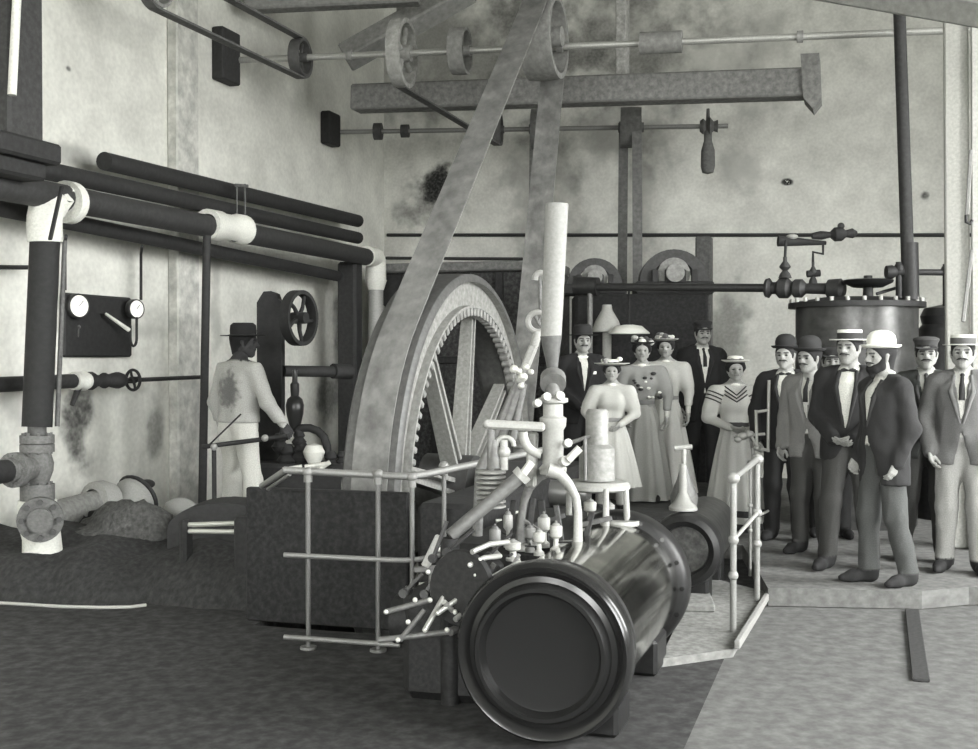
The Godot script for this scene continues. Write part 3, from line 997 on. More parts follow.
func flywheel() -> void:
	var st: SurfaceTool
	var c := at(476, 490, 9.36)                  # centre of the near face
	var r := 1.68
	var w := 0.4
	var t := thing("flywheel", "great iron belt flywheel with toothed inner rim and straight tapered spokes", "flywheel", Vector3(c.x - w / 2, c.y - r, c.z))
	var f := Transform3D(Basis(Vector3.UP, Vector3.LEFT, Vector3.FORWARD), c)   # local y runs along the axle, away from the near face
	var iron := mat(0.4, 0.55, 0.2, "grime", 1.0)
	st = S()
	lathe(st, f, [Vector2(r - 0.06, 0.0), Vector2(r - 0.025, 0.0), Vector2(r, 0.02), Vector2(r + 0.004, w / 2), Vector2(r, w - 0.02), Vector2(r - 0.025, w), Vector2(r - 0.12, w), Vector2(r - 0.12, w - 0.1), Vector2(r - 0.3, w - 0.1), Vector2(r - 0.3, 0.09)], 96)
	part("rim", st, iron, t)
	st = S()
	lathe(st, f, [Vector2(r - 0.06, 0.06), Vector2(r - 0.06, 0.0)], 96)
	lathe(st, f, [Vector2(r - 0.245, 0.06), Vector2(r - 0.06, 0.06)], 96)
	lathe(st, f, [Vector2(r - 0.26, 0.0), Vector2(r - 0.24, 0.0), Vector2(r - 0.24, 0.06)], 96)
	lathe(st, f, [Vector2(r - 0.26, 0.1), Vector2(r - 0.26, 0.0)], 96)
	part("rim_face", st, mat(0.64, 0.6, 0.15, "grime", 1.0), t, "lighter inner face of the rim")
	# barring teeth on the inner edge: each a small block, too small to pick apart
	st = S()
	for i in 104:
		var u := TAU * i / 104.0
		var p := f * Vector3(cos(u) * (r - 0.29), 0.04, sin(u) * (r - 0.29))
		var rad := f.basis * Vector3(cos(u), 0, sin(u))
		var tg := f.basis * Vector3(-sin(u), 0, cos(u))
		box(st, Transform3D(Basis(tg, rad, tg.cross(rad)), p), Vector3(0.045, 0.07, 0.08), 0.008)
	var teeth := part("barring_teeth", st, mat(0.6, 0.6, 0.15, "grime", 1.0), t)
	teeth.set_meta("kind", "stuff")
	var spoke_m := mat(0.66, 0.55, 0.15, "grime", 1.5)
	for i in 8:
		var u := TAU * i / 8.0 + 0.2
		st = S()
		var dir := f.basis * Vector3(cos(u), 0, sin(u))
		var a := f * Vector3(0, 0.15, 0) + dir * 0.2
		var b := f * Vector3(0, 0.15, 0) + dir * (r - 0.29)
		var tg := f.basis * Vector3(-sin(u), 0, cos(u))
		# a tapered, ridged arm
		var nn := Vector3.RIGHT
		sg += 1
		st.set_smooth_group(-1)
		var ring := func(p: Vector3, s: float) -> Array:
			return [p + tg * 0.032 * s - nn * 0.03 * s, p + tg * 0.032 * s + nn * 0.07 * s, p + tg * 0.07 * s + nn * 0.07 * s, p + tg * 0.07 * s - nn * 0.07 * s, p - tg * 0.07 * s - nn * 0.07 * s, p - tg * 0.07 * s + nn * 0.07 * s, p - tg * 0.032 * s + nn * 0.07 * s, p - tg * 0.032 * s - nn * 0.03 * s]
		var ra: Array = ring.call(a, 0.95)
		var rb: Array = ring.call(b, 0.68)
		for k in 8:
			var k2 := (k + 1) % 8
			quad(st, ra[k], rb[k], rb[k2], ra[k2])
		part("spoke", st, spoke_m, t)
	st = S()
	lathe(st, f, [Vector2(0, -0.08), Vector2(0.13, -0.08), Vector2(0.15, -0.04), Vector2(0.27, 0.0), Vector2(0.28, 0.4), Vector2(0, 0.4)], 28)
	part("hub", st, mat(0.3, 0.6, 0.2, "grime", 1.0), t)
	st = S()
	rod(st, c + Vector3(0.9, 0, 0), c + Vector3(-1.1, 0, 0), 0.1, -1.0, 18)
	part("axle", st, mat(0.5, 0.35, 0.6, "", 1), t)
	# main drive belt from flywheel to overhead pulley
	var bx := c.x - w / 2 + 0.01
	var fc := Vector3(bx, c.y, c.z)
	var pc := Vector3(bx, 4.93, -11.72)
	var pr := 0.42
	var dv := Vector2(pc.z - fc.z, pc.y - fc.y)     # (z, y)
	var base := atan2(dv.y, dv.x)
	var al := acos((r - pr) / dv.length())
	var a_near := base - al
	var a_far := base + al
	var rr := r + 0.014
	var path := []
	path.append_array(circle_arc(fc, rr, a_far, a_near + TAU, 56))
	path.append_array(circle_arc(pc, pr + 0.014, a_near, a_far, 20))
	path.append(path[0])
	st = S()
	belt(st, path, Vector3.RIGHT, 0.25, 0.012)
	single("drive_belt", st, mat(0.58, 0.8, 0.0, "streak", 0.7), "broad worn leather belt climbing from the flywheel to the overhead shaft", "belt")
	# guard plates and bed round the pit
	st = S()
	slab(st, Vector3(-3.86, 0, -7.12), Vector3(-2.72, 0.88, -7.06), 0.01)
	single("pit_guard", st, mat(0.2, 0.85, 0.1, "earth", 1.0), "dark iron guard plate standing before the flywheel pit", "guard")
	t = thing("engine_bed", "long dark cast-iron engine bed carrying the flywheel bearing", "engine bed", Vector3(-2.4, 0, -9.0))
	st = S()
	slab(st, Vector3(-2.66, 0, -10.3), Vector3(-2.25, 0.82, -7.06), 0.03)
	part("bed", st, mat(0.22, 0.8, 0.1, "earth", 1.0), t)
	st = S()
	var pp := PackedVector2Array([Vector2(-0.45, 0.82), Vector2(0.45, 0.82), Vector2(0.25, 0.95), Vector2(-0.25, 0.95)])
	plate(st, Transform3D(Basis(Vector3.FORWARD, Vector3.UP, Vector3.RIGHT), Vector3(-2.45, 0, c.z)), pp, 0.3)
	part("bearing_pedestal", st, mat(0.25, 0.7, 0.1, "grime", 1.0), t)
	st = S()
	lathe(st, frame(Vector3(-2.62, c.y, c.z), Vector3(-2.28, c.y, c.z)), [Vector2(0, 0), Vector2(0.2, 0), Vector2(0.2, 0.34), Vector2(0, 0.34)], 24)
	part("bearing_cap", st, mat(0.4, 0.5, 0.3, "grime", 1.0), t)

func overhead() -> void:
	var grey := mat(0.6, 0.8, 0.1, "grime", 0.8)  # lighter greys on timbers and pulleys put overhead haze into the colour
	var hazed := mat(0.68, 0.85, 0.0, "grime", 0.8)
	var st: SurfaceTool
	# main line shaft from the wall bearing to the right
	var a := on_x(228, 66, WALL_X + 0.02)
	var b := at(985, 29, 11.3)
	a = Vector3(a.x, 4.96, -11.72)
	var dir := (b - a).normalized()
	var t := thing("line_shaft", "long overhead line shaft with pulleys running above the flywheel", "line shaft", a)
	st = S()
	rod(st, a, b, 0.036, -1.0, 12)
	part("shaft", st, mat(0.72, 0.4, 0.4, "fine", 1), t)
	var sp := func(px: float) -> Vector3:
		# point of the shaft seen at column px
		var lo := 0.0
		var hi := a.distance_to(b)
		for i in 40:
			var m := (lo + hi) / 2
			var q: Vector3 = cam.affine_inverse() * (a + dir * m)
			if q.x / -q.z * FOCAL + 489.0 < px: lo = m
			else: hi = m
		return a + dir * lo
	pulley_at(t, sp.call(300), dir, 0.2, 0.12, mat(0.36, 0.7, 0.1, "grime", 0.8), 3)
	pulley_at(t, sp.call(402), dir, 0.36, 0.14, hazed, 4)
	pulley_at(t, sp.call(460), dir, 0.24, 0.16, grey, 3)
	var mx: float = at(476, 490, 9.36).x - 0.19
	pulley_at(t, Vector3(mx, 4.93, -11.72), Vector3.RIGHT, 0.41, 0.32, mat(0.6, 0.8, 0.0, "grime", 0.8), 5)
	st = S()
	var k0: Vector3 = sp.call(640)
	rod(st, k0, k0 + dir * 0.42, 0.11, -1.0, 18)
	part("coupling", st, grey, t)
	for px in [350.0, 560.0, 800.0]:
		st = S()
		var q: Vector3 = sp.call(px)
		rod(st, q - dir * 0.03, q + dir * 0.03, 0.06, -1.0, 12)
		part("collar", st, grey, t)
	# bearing box on the side wall
	t = thing("shaft_bearing", "dark square bearing box on the side wall carrying the line shaft end", "bearing", a)
	st = S()
	slab(st, Vector3(WALL_X, a.y - 0.28, a.z - 0.02), Vector3(WALL_X + 0.14, a.y + 0.28, a.z + 0.36), 0.015)
	part("box", st, mat(0.22, 0.8, 0.0, "grime", 1.0), t)
	# wall belt from the end pulley up towards the front
	var c0: Vector3 = sp.call(300)
	var c1 := Vector3(c0.x, 4.92, -9.0)
	var dv := Vector2(c1.z - c0.z, c1.y - c0.y)
	var base := atan2(dv.y, dv.x)
	var al := acos((0.21 - 0.2) / dv.length())
	var path := []
	path.append_array(circle_arc(c0, 0.212, base + al, base - al + TAU, 16))
	path.append_array(circle_arc(c1, 0.212, base - al, base + al, 16))
	path.append(path[0])
	st = S()
	belt(st, path, Vector3.RIGHT, 0.1, 0.02)
	single("slanting_belt", st, mat(0.42, 0.8, 0.0, "grime", 0.8), "narrow belt loop slanting up along the side wall from the small pulley", "belt")
	t = thing("counter_pulley", "nearer pulley of the slanting belt high on the side wall", "pulley", c1)
	pulley_at(t, c1, Vector3.RIGHT, 0.2, 0.12, grey, 4)
	st = S()
	rod(st, Vector3(WALL_X, c1.y, c1.z), c1 + Vector3(0.15, 0, 0), 0.035, -1.0, 10)
	part("stub_shaft", st, grey, t)
	# heavy timber beam with end bracket
	var z0 := -13.2
	var b0 := on_z(355, 99, z0)
	var b1 := on_z(806, 84, z0)
	t = thing("timber_beam", "heavy grey timber beam below the line shaft with bracketed end", "beam", b0)
	st = S()
	bar(st, b0, b1, 0.3, 0.3, 0.02)
	part("beam", st, mat(0.55, 0.9, 0.0, "grime", 0.8), t)
	st = S()
	var pf := frame(b0, b1)
	var tb := Transform3D(Basis(pf.basis.y, Vector3.UP, Vector3.BACK), b1)
	plate(st, tb, PackedVector2Array([Vector2(-0.05, 0.28), Vector2(0.14, 0.28), Vector2(0.16, -0.2), Vector2(0.08, -0.3), Vector2(-0.02, -0.18)]), 0.36)
	part("end_bracket", st, mat(0.56, 0.9, 0.0, "grime", 0.8), t)
	st = S()
	var hung := b0.lerp(b1, 0.62)
	slab(st, Vector3(hung.x - 0.06, hung.y + 0.1, z0 - 0.1), Vector3(hung.x + 0.06, ROOM_H, z0 + 0.1), 0.01)
	part("hanger", st, hazed, t)
	st = S()
	hung = b0.lerp(b1, 0.12)
	slab(st, Vector3(hung.x - 0.06, hung.y + 0.1, z0 - 0.1), Vector3(hung.x + 0.06, ROOM_H, z0 + 0.1), 0.01)
	part("hanger", st, hazed, t)
	# roof brace and roof timbers
	st = S()
	bar(st, at(345, 58, 13.6), at(470, -12, 13.6), 0.26, 0.26, 0.02)
	single("roof_brace", st, mat(0.62, 0.9, 0.0, "grime", 0.8), "grey slanting roof brace above the timber beam", "brace")
	st = S()
	bar(st, at(245, 2, 13.0), at(420, -6, 13.0), 0.22, 0.22, 0.02)
	single("roof_timber", st, mat(0.56, 0.9, 0.0, "grime", 0.8), "grey roof timber at the top of the picture above the wall bearing", "timber")
	st = S()
	bar(st, at(770, -24, 9.5), at(1010, 14, 8.0), 0.2, 0.2, 0.02)
	single("roof_timber", st, mat(0.68, 0.9, 0.0, "grime", 0.8), "grey sloping roof timber in the upper corner over the upright pole", "timber")
	# second shaft on the back wall
	var s0 := at(336, 132, 15.6)
	s0 = Vector3(WALL_X + 0.03, s0.y, s0.z)
	var s1 := at(728, 126, 15.0)
	var d2 := (s1 - s0).normalized()
	t = thing("counter_shaft", "second, lower overhead shaft near the end wall with small dark collars", "line shaft", s0)
	st = S()
	rod(st, s0, s1, 0.03, -1.0, 10)
	part("shaft", st, mat(0.55, 0.5, 0.4, "fine", 1), t)
	var on2 := func(px: float) -> Vector3:
		var lo := 0.0
		var hi := s0.distance_to(s1)
		for i in 40:
			var m := (lo + hi) / 2
			var q: Vector3 = cam.affine_inverse() * (s0 + d2 * m)
			if q.x / -q.z * FOCAL + 489.0 < px: lo = m
			else: hi = m
		return s0 + d2 * lo
	for e in [[378.0, 0.11, 0.1], [405.0, 0.085, 0.1]]:
		st = S()
		var q: Vector3 = on2.call(e[0])
		rod(st, q - d2 * e[2] / 2, q + d2 * e[2] / 2, e[1], -1.0, 16)
		part("collar", st, mat(0.3, 0.7, 0.1, "grime", 1), t)
	pulley_at(t, on2.call(631), d2, 0.25, 0.26, mat(0.45, 0.8, 0.0, "grime", 0.8), 4)
	pulley_at(t, on2.call(541), d2, 0.25, 0.24, mat(0.45, 0.8, 0.0, "grime", 0.8), 4)
	pulley_at(t, on2.call(498), d2, 0.2, 0.1, mat(0.4, 0.8, 0.0, "grime", 0.8), 3)
	st = S()
	var g0: Vector3 = on2.call(708)
	lathe(st, frame(g0 - d2 * 0.1, g0 + d2), [Vector2(0, 0), Vector2(0.07, 0), Vector2(0.1, 0.04), Vector2(0.06, 0.08), Vector2(0.12, 0.12), Vector2(0.06, 0.17), Vector2(0.08, 0.22), Vector2(0, 0.22)], 12)
	rod(st, g0 + Vector3(0, -0.05, 0), g0 + Vector3(0, 0.22, 0), 0.03, 0.02, 8)
	part("shifter_head", st, mat(0.42, 0.8, 0.0, "grime", 1), t)
	st = S()
	lathe(st, place(g0 + Vector3(0, -0.6, 0)), [Vector2(0, 0), Vector2(0.07, 0.02), Vector2(0.09, 0.1), Vector2(0.085, 0.3), Vector2(0.05, 0.42), Vector2(0.05, 0.6), Vector2(0, 0.6)], 14)
	part("shifter_handle", st, mat(0.42, 0.8, 0.0, "grime", 1), t, "hanging dark belt-shifter handle")
	t = thing("shaft_bearing", "small dark bearing plate on the side wall at the end of the lower shaft", "bearing", s0)
	st = S()
	slab(st, Vector3(WALL_X, s0.y - 0.2, s0.z - 0.02), Vector3(WALL_X + 0.14, s0.y + 0.22, s0.z + 0.32), 0.02)
	part("plate", st, mat(0.16, 0.8, 0.0, "grime", 1), t)
	# cross belt between the two shafts
	var u0: Vector3 = sp.call(402)
	var u1: Vector3 = on2.call(498)
	st = S()
	var cd := (u1 - u0).normalized()
	var off := cd.cross(Vector3.RIGHT).normalized()
	if off.y < 0: off = -off
	belt(st, [u0 - off * 0.36, u1 - off * 0.2], dir, 0.1, 0.02)
	single("cross_belt", st, mat(0.4, 0.8, 0.0, "grime", 0.8), "narrow belt slanting down between the upper and lower shafts", "belt")
	# belts dropping from the lower shaft to the dynamos
	for e in [[631.0, 296, 0.25, "grey belt pair dropping from the lower shaft to the rounded dynamo"], [541.0, 292, 0.25, "grey belt pair dropping from the lower shaft beside the pale pipe"]]:
		var q: Vector3 = on2.call(e[0])
		var low := Vector3(q.x, at(e[0], e[1], 15.2).y, q.z)
		t = thing("dynamo_belt", e[3], "belt", low)
		for s in [-1.0, 1.0]:
			st = S()
			var o: Vector3 = d2 * s * 0.115
			belt(st, [q + o + Vector3(0, 0.1, 0.18 * s + 0.06), low + o + Vector3(0, 0, 0.1 * s + 0.06)], d2, 0.12, 0.012)
			part("belt_strand", st, mat(0.48, 0.85, 0.0, "grime", 0.8), t)

func engine() -> void:
	var st: SurfaceTool
	var c := at(540, 655, 5.3)
	var r := 0.405
	var black := mat(0.17, 0.42, 0.2, "grime", 1.5)
	var gloss := mat(0.2, 0.22, 0.55, "", 1)
	var t := thing("steam_cylinder", "large polished steam cylinder with broad dark end flanges in front", "steam cylinder", Vector3(c.x, 0, c.z - 0.9))
	var f := Transform3D(Basis(Vector3.RIGHT, Vector3.FORWARD, Vector3.UP), c)   # local y runs back along the cylinder
	st = S()
	lathe(st, f, [Vector2(0, 0.03), Vector2(r * 0.6, 0.03), Vector2(r * 0.64, 0.028), Vector2(r * 0.66, 0.0), Vector2(r * 0.69, -0.022), Vector2(r * 0.73, -0.022), Vector2(r * 0.76, 0.0), Vector2(r * 0.78, 0.035), Vector2(r * 0.84, 0.042), Vector2(r * 0.9, 0.02), Vector2(r * 0.95, 0.012), Vector2(r * 0.985, 0.03), Vector2(r, 0.06), Vector2(r, 0.13), Vector2(r * 0.97, 0.16), Vector2(r * 0.93, 0.165)], 72)
	part("front_cover", st, gloss, t, "dark moulded front cover")
	st = S()
	lathe(st, f, [Vector2(r * 0.93, 0.165), Vector2(r * 0.955, 0.2), Vector2(r * 0.955, 0.24), Vector2(r * 0.9, 0.26)], 72)
	part("bead", st, black, t)
	st = S()
	lathe(st, f, [Vector2(r * 0.9, 0.2), Vector2(r * 0.9, 1.75)], 72)
	part("lagging", st, mat(0.8, 0.13, 1.0, "streak", 0.6), t, "polished sheet-metal lagging")
	st = S()
	lathe(st, f, [Vector2(r * 0.9, 1.68), Vector2(r * 0.97, 1.69), Vector2(r * 1.0, 1.7), Vector2(r * 1.03, 1.73), Vector2(r * 1.03, 1.86), Vector2(r * 1.0, 1.9), Vector2(0, 1.9)], 72)
	part("rear_flange", st, black, t)
	st = S()
	for i in 16:
		var u := TAU * i / 16
		var p := f * Vector3(cos(u) * r * 0.955, 1.71, sin(u) * r * 0.955)
		rod(st, p + Vector3(0, 0, 0.03), p, 0.014, -1.0, 6)
	part("flange_bolt", st, gloss, t).set_meta("kind", "stuff")
	st = S()
	slab(st, Vector3(c.x - 0.3, 0, c.z - 0.55), Vector3(c.x + 0.3, 0.2, c.z - 0.25), 0.02)
	part("foot", st, black, t)
	st = S()
	slab(st, Vector3(c.x - 0.3, 0, c.z - 1.7), Vector3(c.x + 0.3, 0.2, c.z - 1.35), 0.02)
	part("foot", st, black, t)
	# second, smaller cylinder behind
	var c2 := at(684, 551, 8.2)
	var t2 := thing("guide_cylinder", "smaller dark ringed cylinder behind the polished one, beside the railing", "cylinder", Vector3(c2.x, 0, c2.z))
	var r2 := 0.255
	f = Transform3D(Basis(Vector3.RIGHT, Vector3.FORWARD, Vector3.UP), c2)
	st = S()
	lathe(st, f, [Vector2(r2 * 0.62, 0.06), Vector2(r2 * 0.66, 0.0), Vector2(r2 * 0.8, -0.02), Vector2(r2 * 0.95, 0.0), Vector2(r2, 0.05), Vector2(r2, 0.14), Vector2(r2 * 0.9, 0.18)], 48)
	part("ring", st, black, t2)
	st = S()
	lathe(st, f, [Vector2(0, 0.07), Vector2(r2 * 0.66, 0.07)], 40)
	part("cover", st, mat(0.55, 0.35, 0.5, "streak", 2), t2, "polished cover plate")
	st = S()
	lathe(st, f, [Vector2(r2 * 0.9, 0.15), Vector2(r2 * 0.9, 1.3), Vector2(0, 1.3)], 40)
	part("barrel", st, mat(0.5, 0.35, 0.7, "streak", 1.2), t2)
	st = S()
	for u in [0.0, 1.0]:
		var z: float = c2.z - 0.25 - u * 0.8
		st = S()
		slab(st, Vector3(c2.x - 0.15, 0.0, z - 0.12), Vector3(c2.x + 0.15, c2.y - r2 * 0.6, z + 0.12), 0.02)
		part("foot", st, black, t2)
	st = S()
	var sp := floor_at(683, 8.0, 0)
	lathe(st, place(at(683, 507, 8.35)), [Vector2(0.10, -0.02), Vector2(0.1, 0.0), Vector2(0.06, 0.04), Vector2(0.03, 0.1), Vector2(0.025, 0.3), Vector2(0, 0.3)], 14)
	part("oil_cone", st, mat(0.66, 0.6, 0.1, "fine", 2), t2, "pale cone-shaped oil cup")
	# T-handled drain key standing behind it
	var t3 := thing("stop_valve_key", "pale T-handled valve key beside the smaller cylinder", "valve key", at(684, 500, 8.5))
	st = S()
	rod(st, at(684, 500, 8.5), at(684, 449, 8.5), 0.018, -1.0, 8)
	part("stem", st, mat(0.66, 0.5, 0.2, "fine", 1), t3)
	st = S()
	rod(st, at(674, 448, 8.5), at(692, 447, 8.5), 0.02, -1.0, 8)
	part("cross_handle", st, mat(0.66, 0.5, 0.2, "fine", 1), t3)
	st = S()
	lathe(st, place(at(684, 507, 8.5)), [Vector2(0, 0), Vector2(0.09, 0), Vector2(0.1, 0.08), Vector2(0.05, 0.2), Vector2(0.03, 0.28), Vector2(0, 0.28)], 14)
	part("stuffing_box", st, mat(0.5, 0.5, 0.2, "grime", 2), t3)
	# bed frame behind the cylinder
	st = S()
	slab(st, Vector3(c.x - 0.32, 0, c.z - 3.1), Vector3(c.x + 0.02, 0.42, c.z - 1.95), 0.02)
	single("slide_bed", st, mat(0.22, 0.8, 0.1, "grime", 1.0), "dark slide bed between the two cylinders of the engine", "engine bed")

func foot_ring(st: SurfaceTool, p: Vector3, r: float, h: float) -> void:
	lathe(st, place(p), [Vector2(0, 0), Vector2(r, 0), Vector2(r * 1.05, h * 0.4), Vector2(r, h), Vector2(0, h)], 24)

func valve_gear() -> void:
	var st: SurfaceTool
	var pale := mat(0.66, 0.5, 0.15, "fine", 1.5)
	var dark := mat(0.2, 0.65, 0.2, "earth", 1.5)
	var mid := mat(0.5, 0.55, 0.2, "grime", 1.5)
	var bright := mat(0.8, 0.35, 0.3, "", 1)
	# steam chest at the side of the cylinder: everything above stands on it
	var c := at(540, 655, 5.3)
	var cyl: Node3D = get_node("steam_cylinder")
	var topy := 0.74
	st = S()
	slab(st, Vector3(c.x - 0.88, 0, c.z - 2.6), Vector3(c.x - 0.34, topy - 0.18, c.z - 0.55), 0.05)
	slab(st, Vector3(c.x - 0.78, topy - 0.2, c.z - 2.6), Vector3(c.x - 0.14, topy, c.z - 0.95), 0.04)
	var t := part("steam_chest", st, dark, cyl, "dark steam chest and valve casing")
	st = S()
	for z in [0.7, 1.25, 1.8, 2.35]:
		st = S()
		rod(st, Vector3(c.x - 0.95, topy - 0.36, c.z - z), Vector3(c.x - 0.3, topy - 0.36, c.z - z), 0.13, -1.0, 18)
		part("valve_bonnet", st, dark, t)
	st = S()
	var rng := RandomNumberGenerator.new()
	rng.seed = 5
	for i in 60:
		var z := c.z - rng.randf_range(0.6, 2.5)
		var y := rng.randf_range(0.1, topy + 0.0)
		var p := Vector3(c.x - 0.88 if y < topy - 0.2 else c.x - 0.78, y, z)
		rod(st, p, p + Vector3(-0.03, 0, 0.02), 0.013, -1.0, 6)
	part("stud", st, bright, t).set_meta("kind", "stuff")
	# wrist plate and its rods on the near side
	var t1 := thing("wrist_plate", "dark wrist plate with radiating bright valve rods left of the cylinder", "valve gear", Vector3(c.x - 0.6, 0.2, c.z - 0.3))
	st = S()
	var wc := at(462, 588, 5.55)
	rod(st, wc, wc + Vector3(0.0, 0, -0.5), 0.06, -1.0, 12)
	lathe(st, frame(wc, wc + Vector3(-0.3, 0.1, 1).normalized()), [Vector2(0, -0.02), Vector2(0.17, -0.02), Vector2(0.18, 0.0), Vector2(0.17, 0.02), Vector2(0, 0.02)], 24)
	part("plate", st, dark, t1)
	for q in [[438, 613, 520, 562], [425, 630, 470, 560], [472, 552, 508, 542], [444, 602, 480, 640], [470, 565, 500, 556], [455, 620, 498, 585]]:
		st = S()
		var a := at(q[0], q[1], 5.5)
		var b := at(q[2], q[3], 5.75)
		sweep(st, [a, a.lerp(b, 0.5) + Vector3(0, 0.015, 0.02), b], 0.013, 8)
		part("valve_rod", st, mat(0.66, 0.35, 0.4, "", 1), t1)
	st = S()
	for q in [[438, 613], [425, 630], [408, 622], [470, 565], [447, 630], [430, 600], [398, 640], [455, 612], [476, 575], [386, 612], [415, 600], [428, 572], [480, 560]]:
		ball(st, at(q[0], q[1], 5.5), 0.012, 1.0, 8)
	part("pin_head", st, bright, t1).set_meta("kind", "stuff")
	st = S()
	for q in [[386, 612, 430, 600], [378, 640, 450, 632], [400, 640, 425, 610]]:
		rod(st, at(q[0], q[1], 5.6), at(q[2], q[3], 5.6), 0.014, -1.0, 8)
	rod(st, at(450, 632, 5.6), at(470, 622, 5.75), 0.02, -1.0, 8)
	part("lever_arm", st, mid, t1)
	# dark and bright small links crowded about the plate
	for i in 16:
		st = S()
		var a := at(rng.randf_range(400, 505), rng.randf_range(548, 640), rng.randf_range(5.65, 5.95))
		var u := rng.randf_range(0.2, 1.3)
		var l := rng.randf_range(0.08, 0.2)
		var b := a + Vector3(cos(u) * l * 0.8, sin(u) * l, -cos(u) * l * 0.5)
		bar(st, a, b, rng.randf_range(0.014, 0.03), 0.014, 0.003)
		lathe(st, frame(a, a + Vector3(0, 0, 1)), [Vector2(0, -0.012), Vector2(0.022, -0.012), Vector2(0.022, 0.016), Vector2(0, 0.016)], 10)
		part("link", st, mat([0.25, 0.5, 0.2, 0.35][i % 4], 0.5, 0.3, "grime", 2), t1)
	# slanting lever with square heads by the railing
	var t2 := thing("trip_lever", "pale slanting trip lever between railing and cylinder", "lever", at(430, 560, 6.2))
	st = S()
	bar(st, at(425, 567, 6.2), at(440, 536, 6.2), 0.045, 0.03)
	part("blade", st, pale, t2)
	st = S()
	bar(st, at(414, 570, 6.2), at(446, 567, 6.2), 0.03, 0.03)
	bar(st, at(436, 574, 6.2), at(436, 595, 6.2), 0.04, 0.03)
	rod(st, floor_at(432, 6.2, 0), at(432, 570, 6.2), 0.02, -1.0, 8)
	part("link", st, mid, t2)
	# governor: column on an arched stand
	var d := 6.3
	var m := d / FOCAL
	var t3 := thing("governor_stand", "pale iron governor column on an arched two-legged stand behind the cylinder", "governor", Vector3(at(550, 545, d).x, topy, at(550, 545, d).z))
	st = S()
	var legr := []
	for q in [[548, 470], [560, 474], [569, 484], [576, 497], [578, 512], [578, 543]]: legr.append(at(q[0], q[1], d - 0.1))
	sweep(st, legr, [0.04, 0.032, 0.025, 0.022, 0.022, 0.026], 10)
	part("leg", st, pale, t3)
	st = S()
	var legl := []
	for q in [[548, 470], [538, 476], [529, 488], [524, 502], [521, 520], [520, 543]]: legl.append(at(q[0], q[1], d + 0.1))
	sweep(st, legl, [0.04, 0.032, 0.025, 0.022, 0.022, 0.026], 10)
	part("leg", st, mid, t3)
	st = S()
	foot_ring(st, at(574, 549, d - 0.1), 0.1, 0.03)
	part("foot", st, pale, t3)
	st = S()
	foot_ring(st, at(521, 549, d + 0.1), 0.09, 0.03)
	part("foot", st, pale, t3)
	st = S()
	var col := at(553, 474, d)
	lathe(st, place(col), [Vector2(0, 0), Vector2(13 * m, 0), Vector2(14 * m, 6 * m), Vector2(10.5 * m, 10 * m), Vector2(10.5 * m, 44 * m), Vector2(13 * m, 48 * m), Vector2(13.5 * m, 56 * m), Vector2(10 * m, 58 * m), Vector2(10 * m, 70 * m), Vector2(15 * m, 72 * m), Vector2(15 * m, 76 * m), Vector2(0, 78 * m)], 24)
	part("column", st, pale, t3)
	st = S()
	bar(st, at(531, 487, d + 0.05), at(533, 432, d + 0.05), 10 * m, 10 * m, 0.01)
	part("side_bar", st, pale, t3)
	st = S()
	bar(st, at(486, 424, d - 0.08), at(545, 427, d - 0.08), 9 * m, 0.05, 0.012)
	ball(st, at(487, 424, d - 0.08), 5 * m)
	part("arm", st, pale, t3, "pale horizontal weight arm")
	st = S()
	var br := []
	for i in 7:
		var u := PI / 2 * i / 6.0
		br.append(at(541 - cos(u) * 18, 432 + sin(u) * 22, d - 0.08))
	sweep(st, br, 0.026, 8)
	part("bracket", st, pale, t3, "curved bracket under the arm")
	st = S()
	for q in [[563, 462, 0.036], [566, 444, 0.03], [545, 398, 0.03], [558, 397, 0.032], [536, 404, 0.028]]:
		st = S()
		var bp := at(q[0], q[1], d - 0.06)
		rod(st, bp, bp + Vector3(q[2] * 0.7, q[2] * 0.3, q[2]), q[2] * 0.75, -1.0, 12)
		part("boss", st, pale, t3)
	st = S()
	rod(st, at(568, 460, d - 0.1), at(580, 448, d - 0.1), 0.022, -1.0, 8)
	part("grease_cup", st, bright, t3)
	# stack of governor weights
	var t4 := thing("weight_stack", "stack of pale round governor weights hung below the arm", "weights", at(491, 508, 6.2))
	var wp := at(491, 508, 6.2)
	var m4 := 6.2 / FOCAL
	for i in 8:
		st = S()
		lathe(st, place(wp + Vector3(0, i * 4.9 * m4, 0)), [Vector2(0, 0), Vector2(13 * m4, 0), Vector2(15 * m4, 0.9 * m4), Vector2(15 * m4, 2.6 * m4), Vector2(13 * m4, 3.5 * m4), Vector2(0, 3.6 * m4)], 28)
		part("weight_disc", st, mat(0.62, 0.5, 0.15, "grime", 2), t4)
	st = S()
	rod(st, wp, at(491, 430, 6.2), 0.02, -1.0, 10)
	rod(st, at(494, 468, 6.2), at(494, 440, 6.2), 0.035, 0.02, 10)
	part("hanger_rod", st, mid, t4)
	st = S()
	var hk := []
	for i in 9:
		var u := PI * i / 8.0
		hk.append(at(505 + cos(u) * 9, 446 - sin(u) * 9, 6.2))
	sweep(st, hk + [at(496, 468, 6.2)], 0.014, 8)
	rod(st, at(504, 470, 6.2), at(504, 440, 6.2), 0.022, -1.0, 8)
	ball(st, at(504, 452, 6.2), 0.035)
	part("hook", st, pale, t4)
	# slanting dash-pot strut
	var t5 := thing("dash_pot", "grey slanting dash-pot tube rising beside the governor weights", "dash pot", at(466, 516, 6.0))
	st = S()
	rod(st, at(450, 536, 6.0), at(521, 476, 6.1), 0.034, 0.036, 14)
	part("tube", st, mat(0.46, 0.5, 0.2, "grime", 1.5), t5)
	st = S()
	rod(st, at(519, 478, 6.1), at(524, 473, 6.1), 0.048, -1.0, 14)
	part("collar", st, pale, t5)
	st = S()
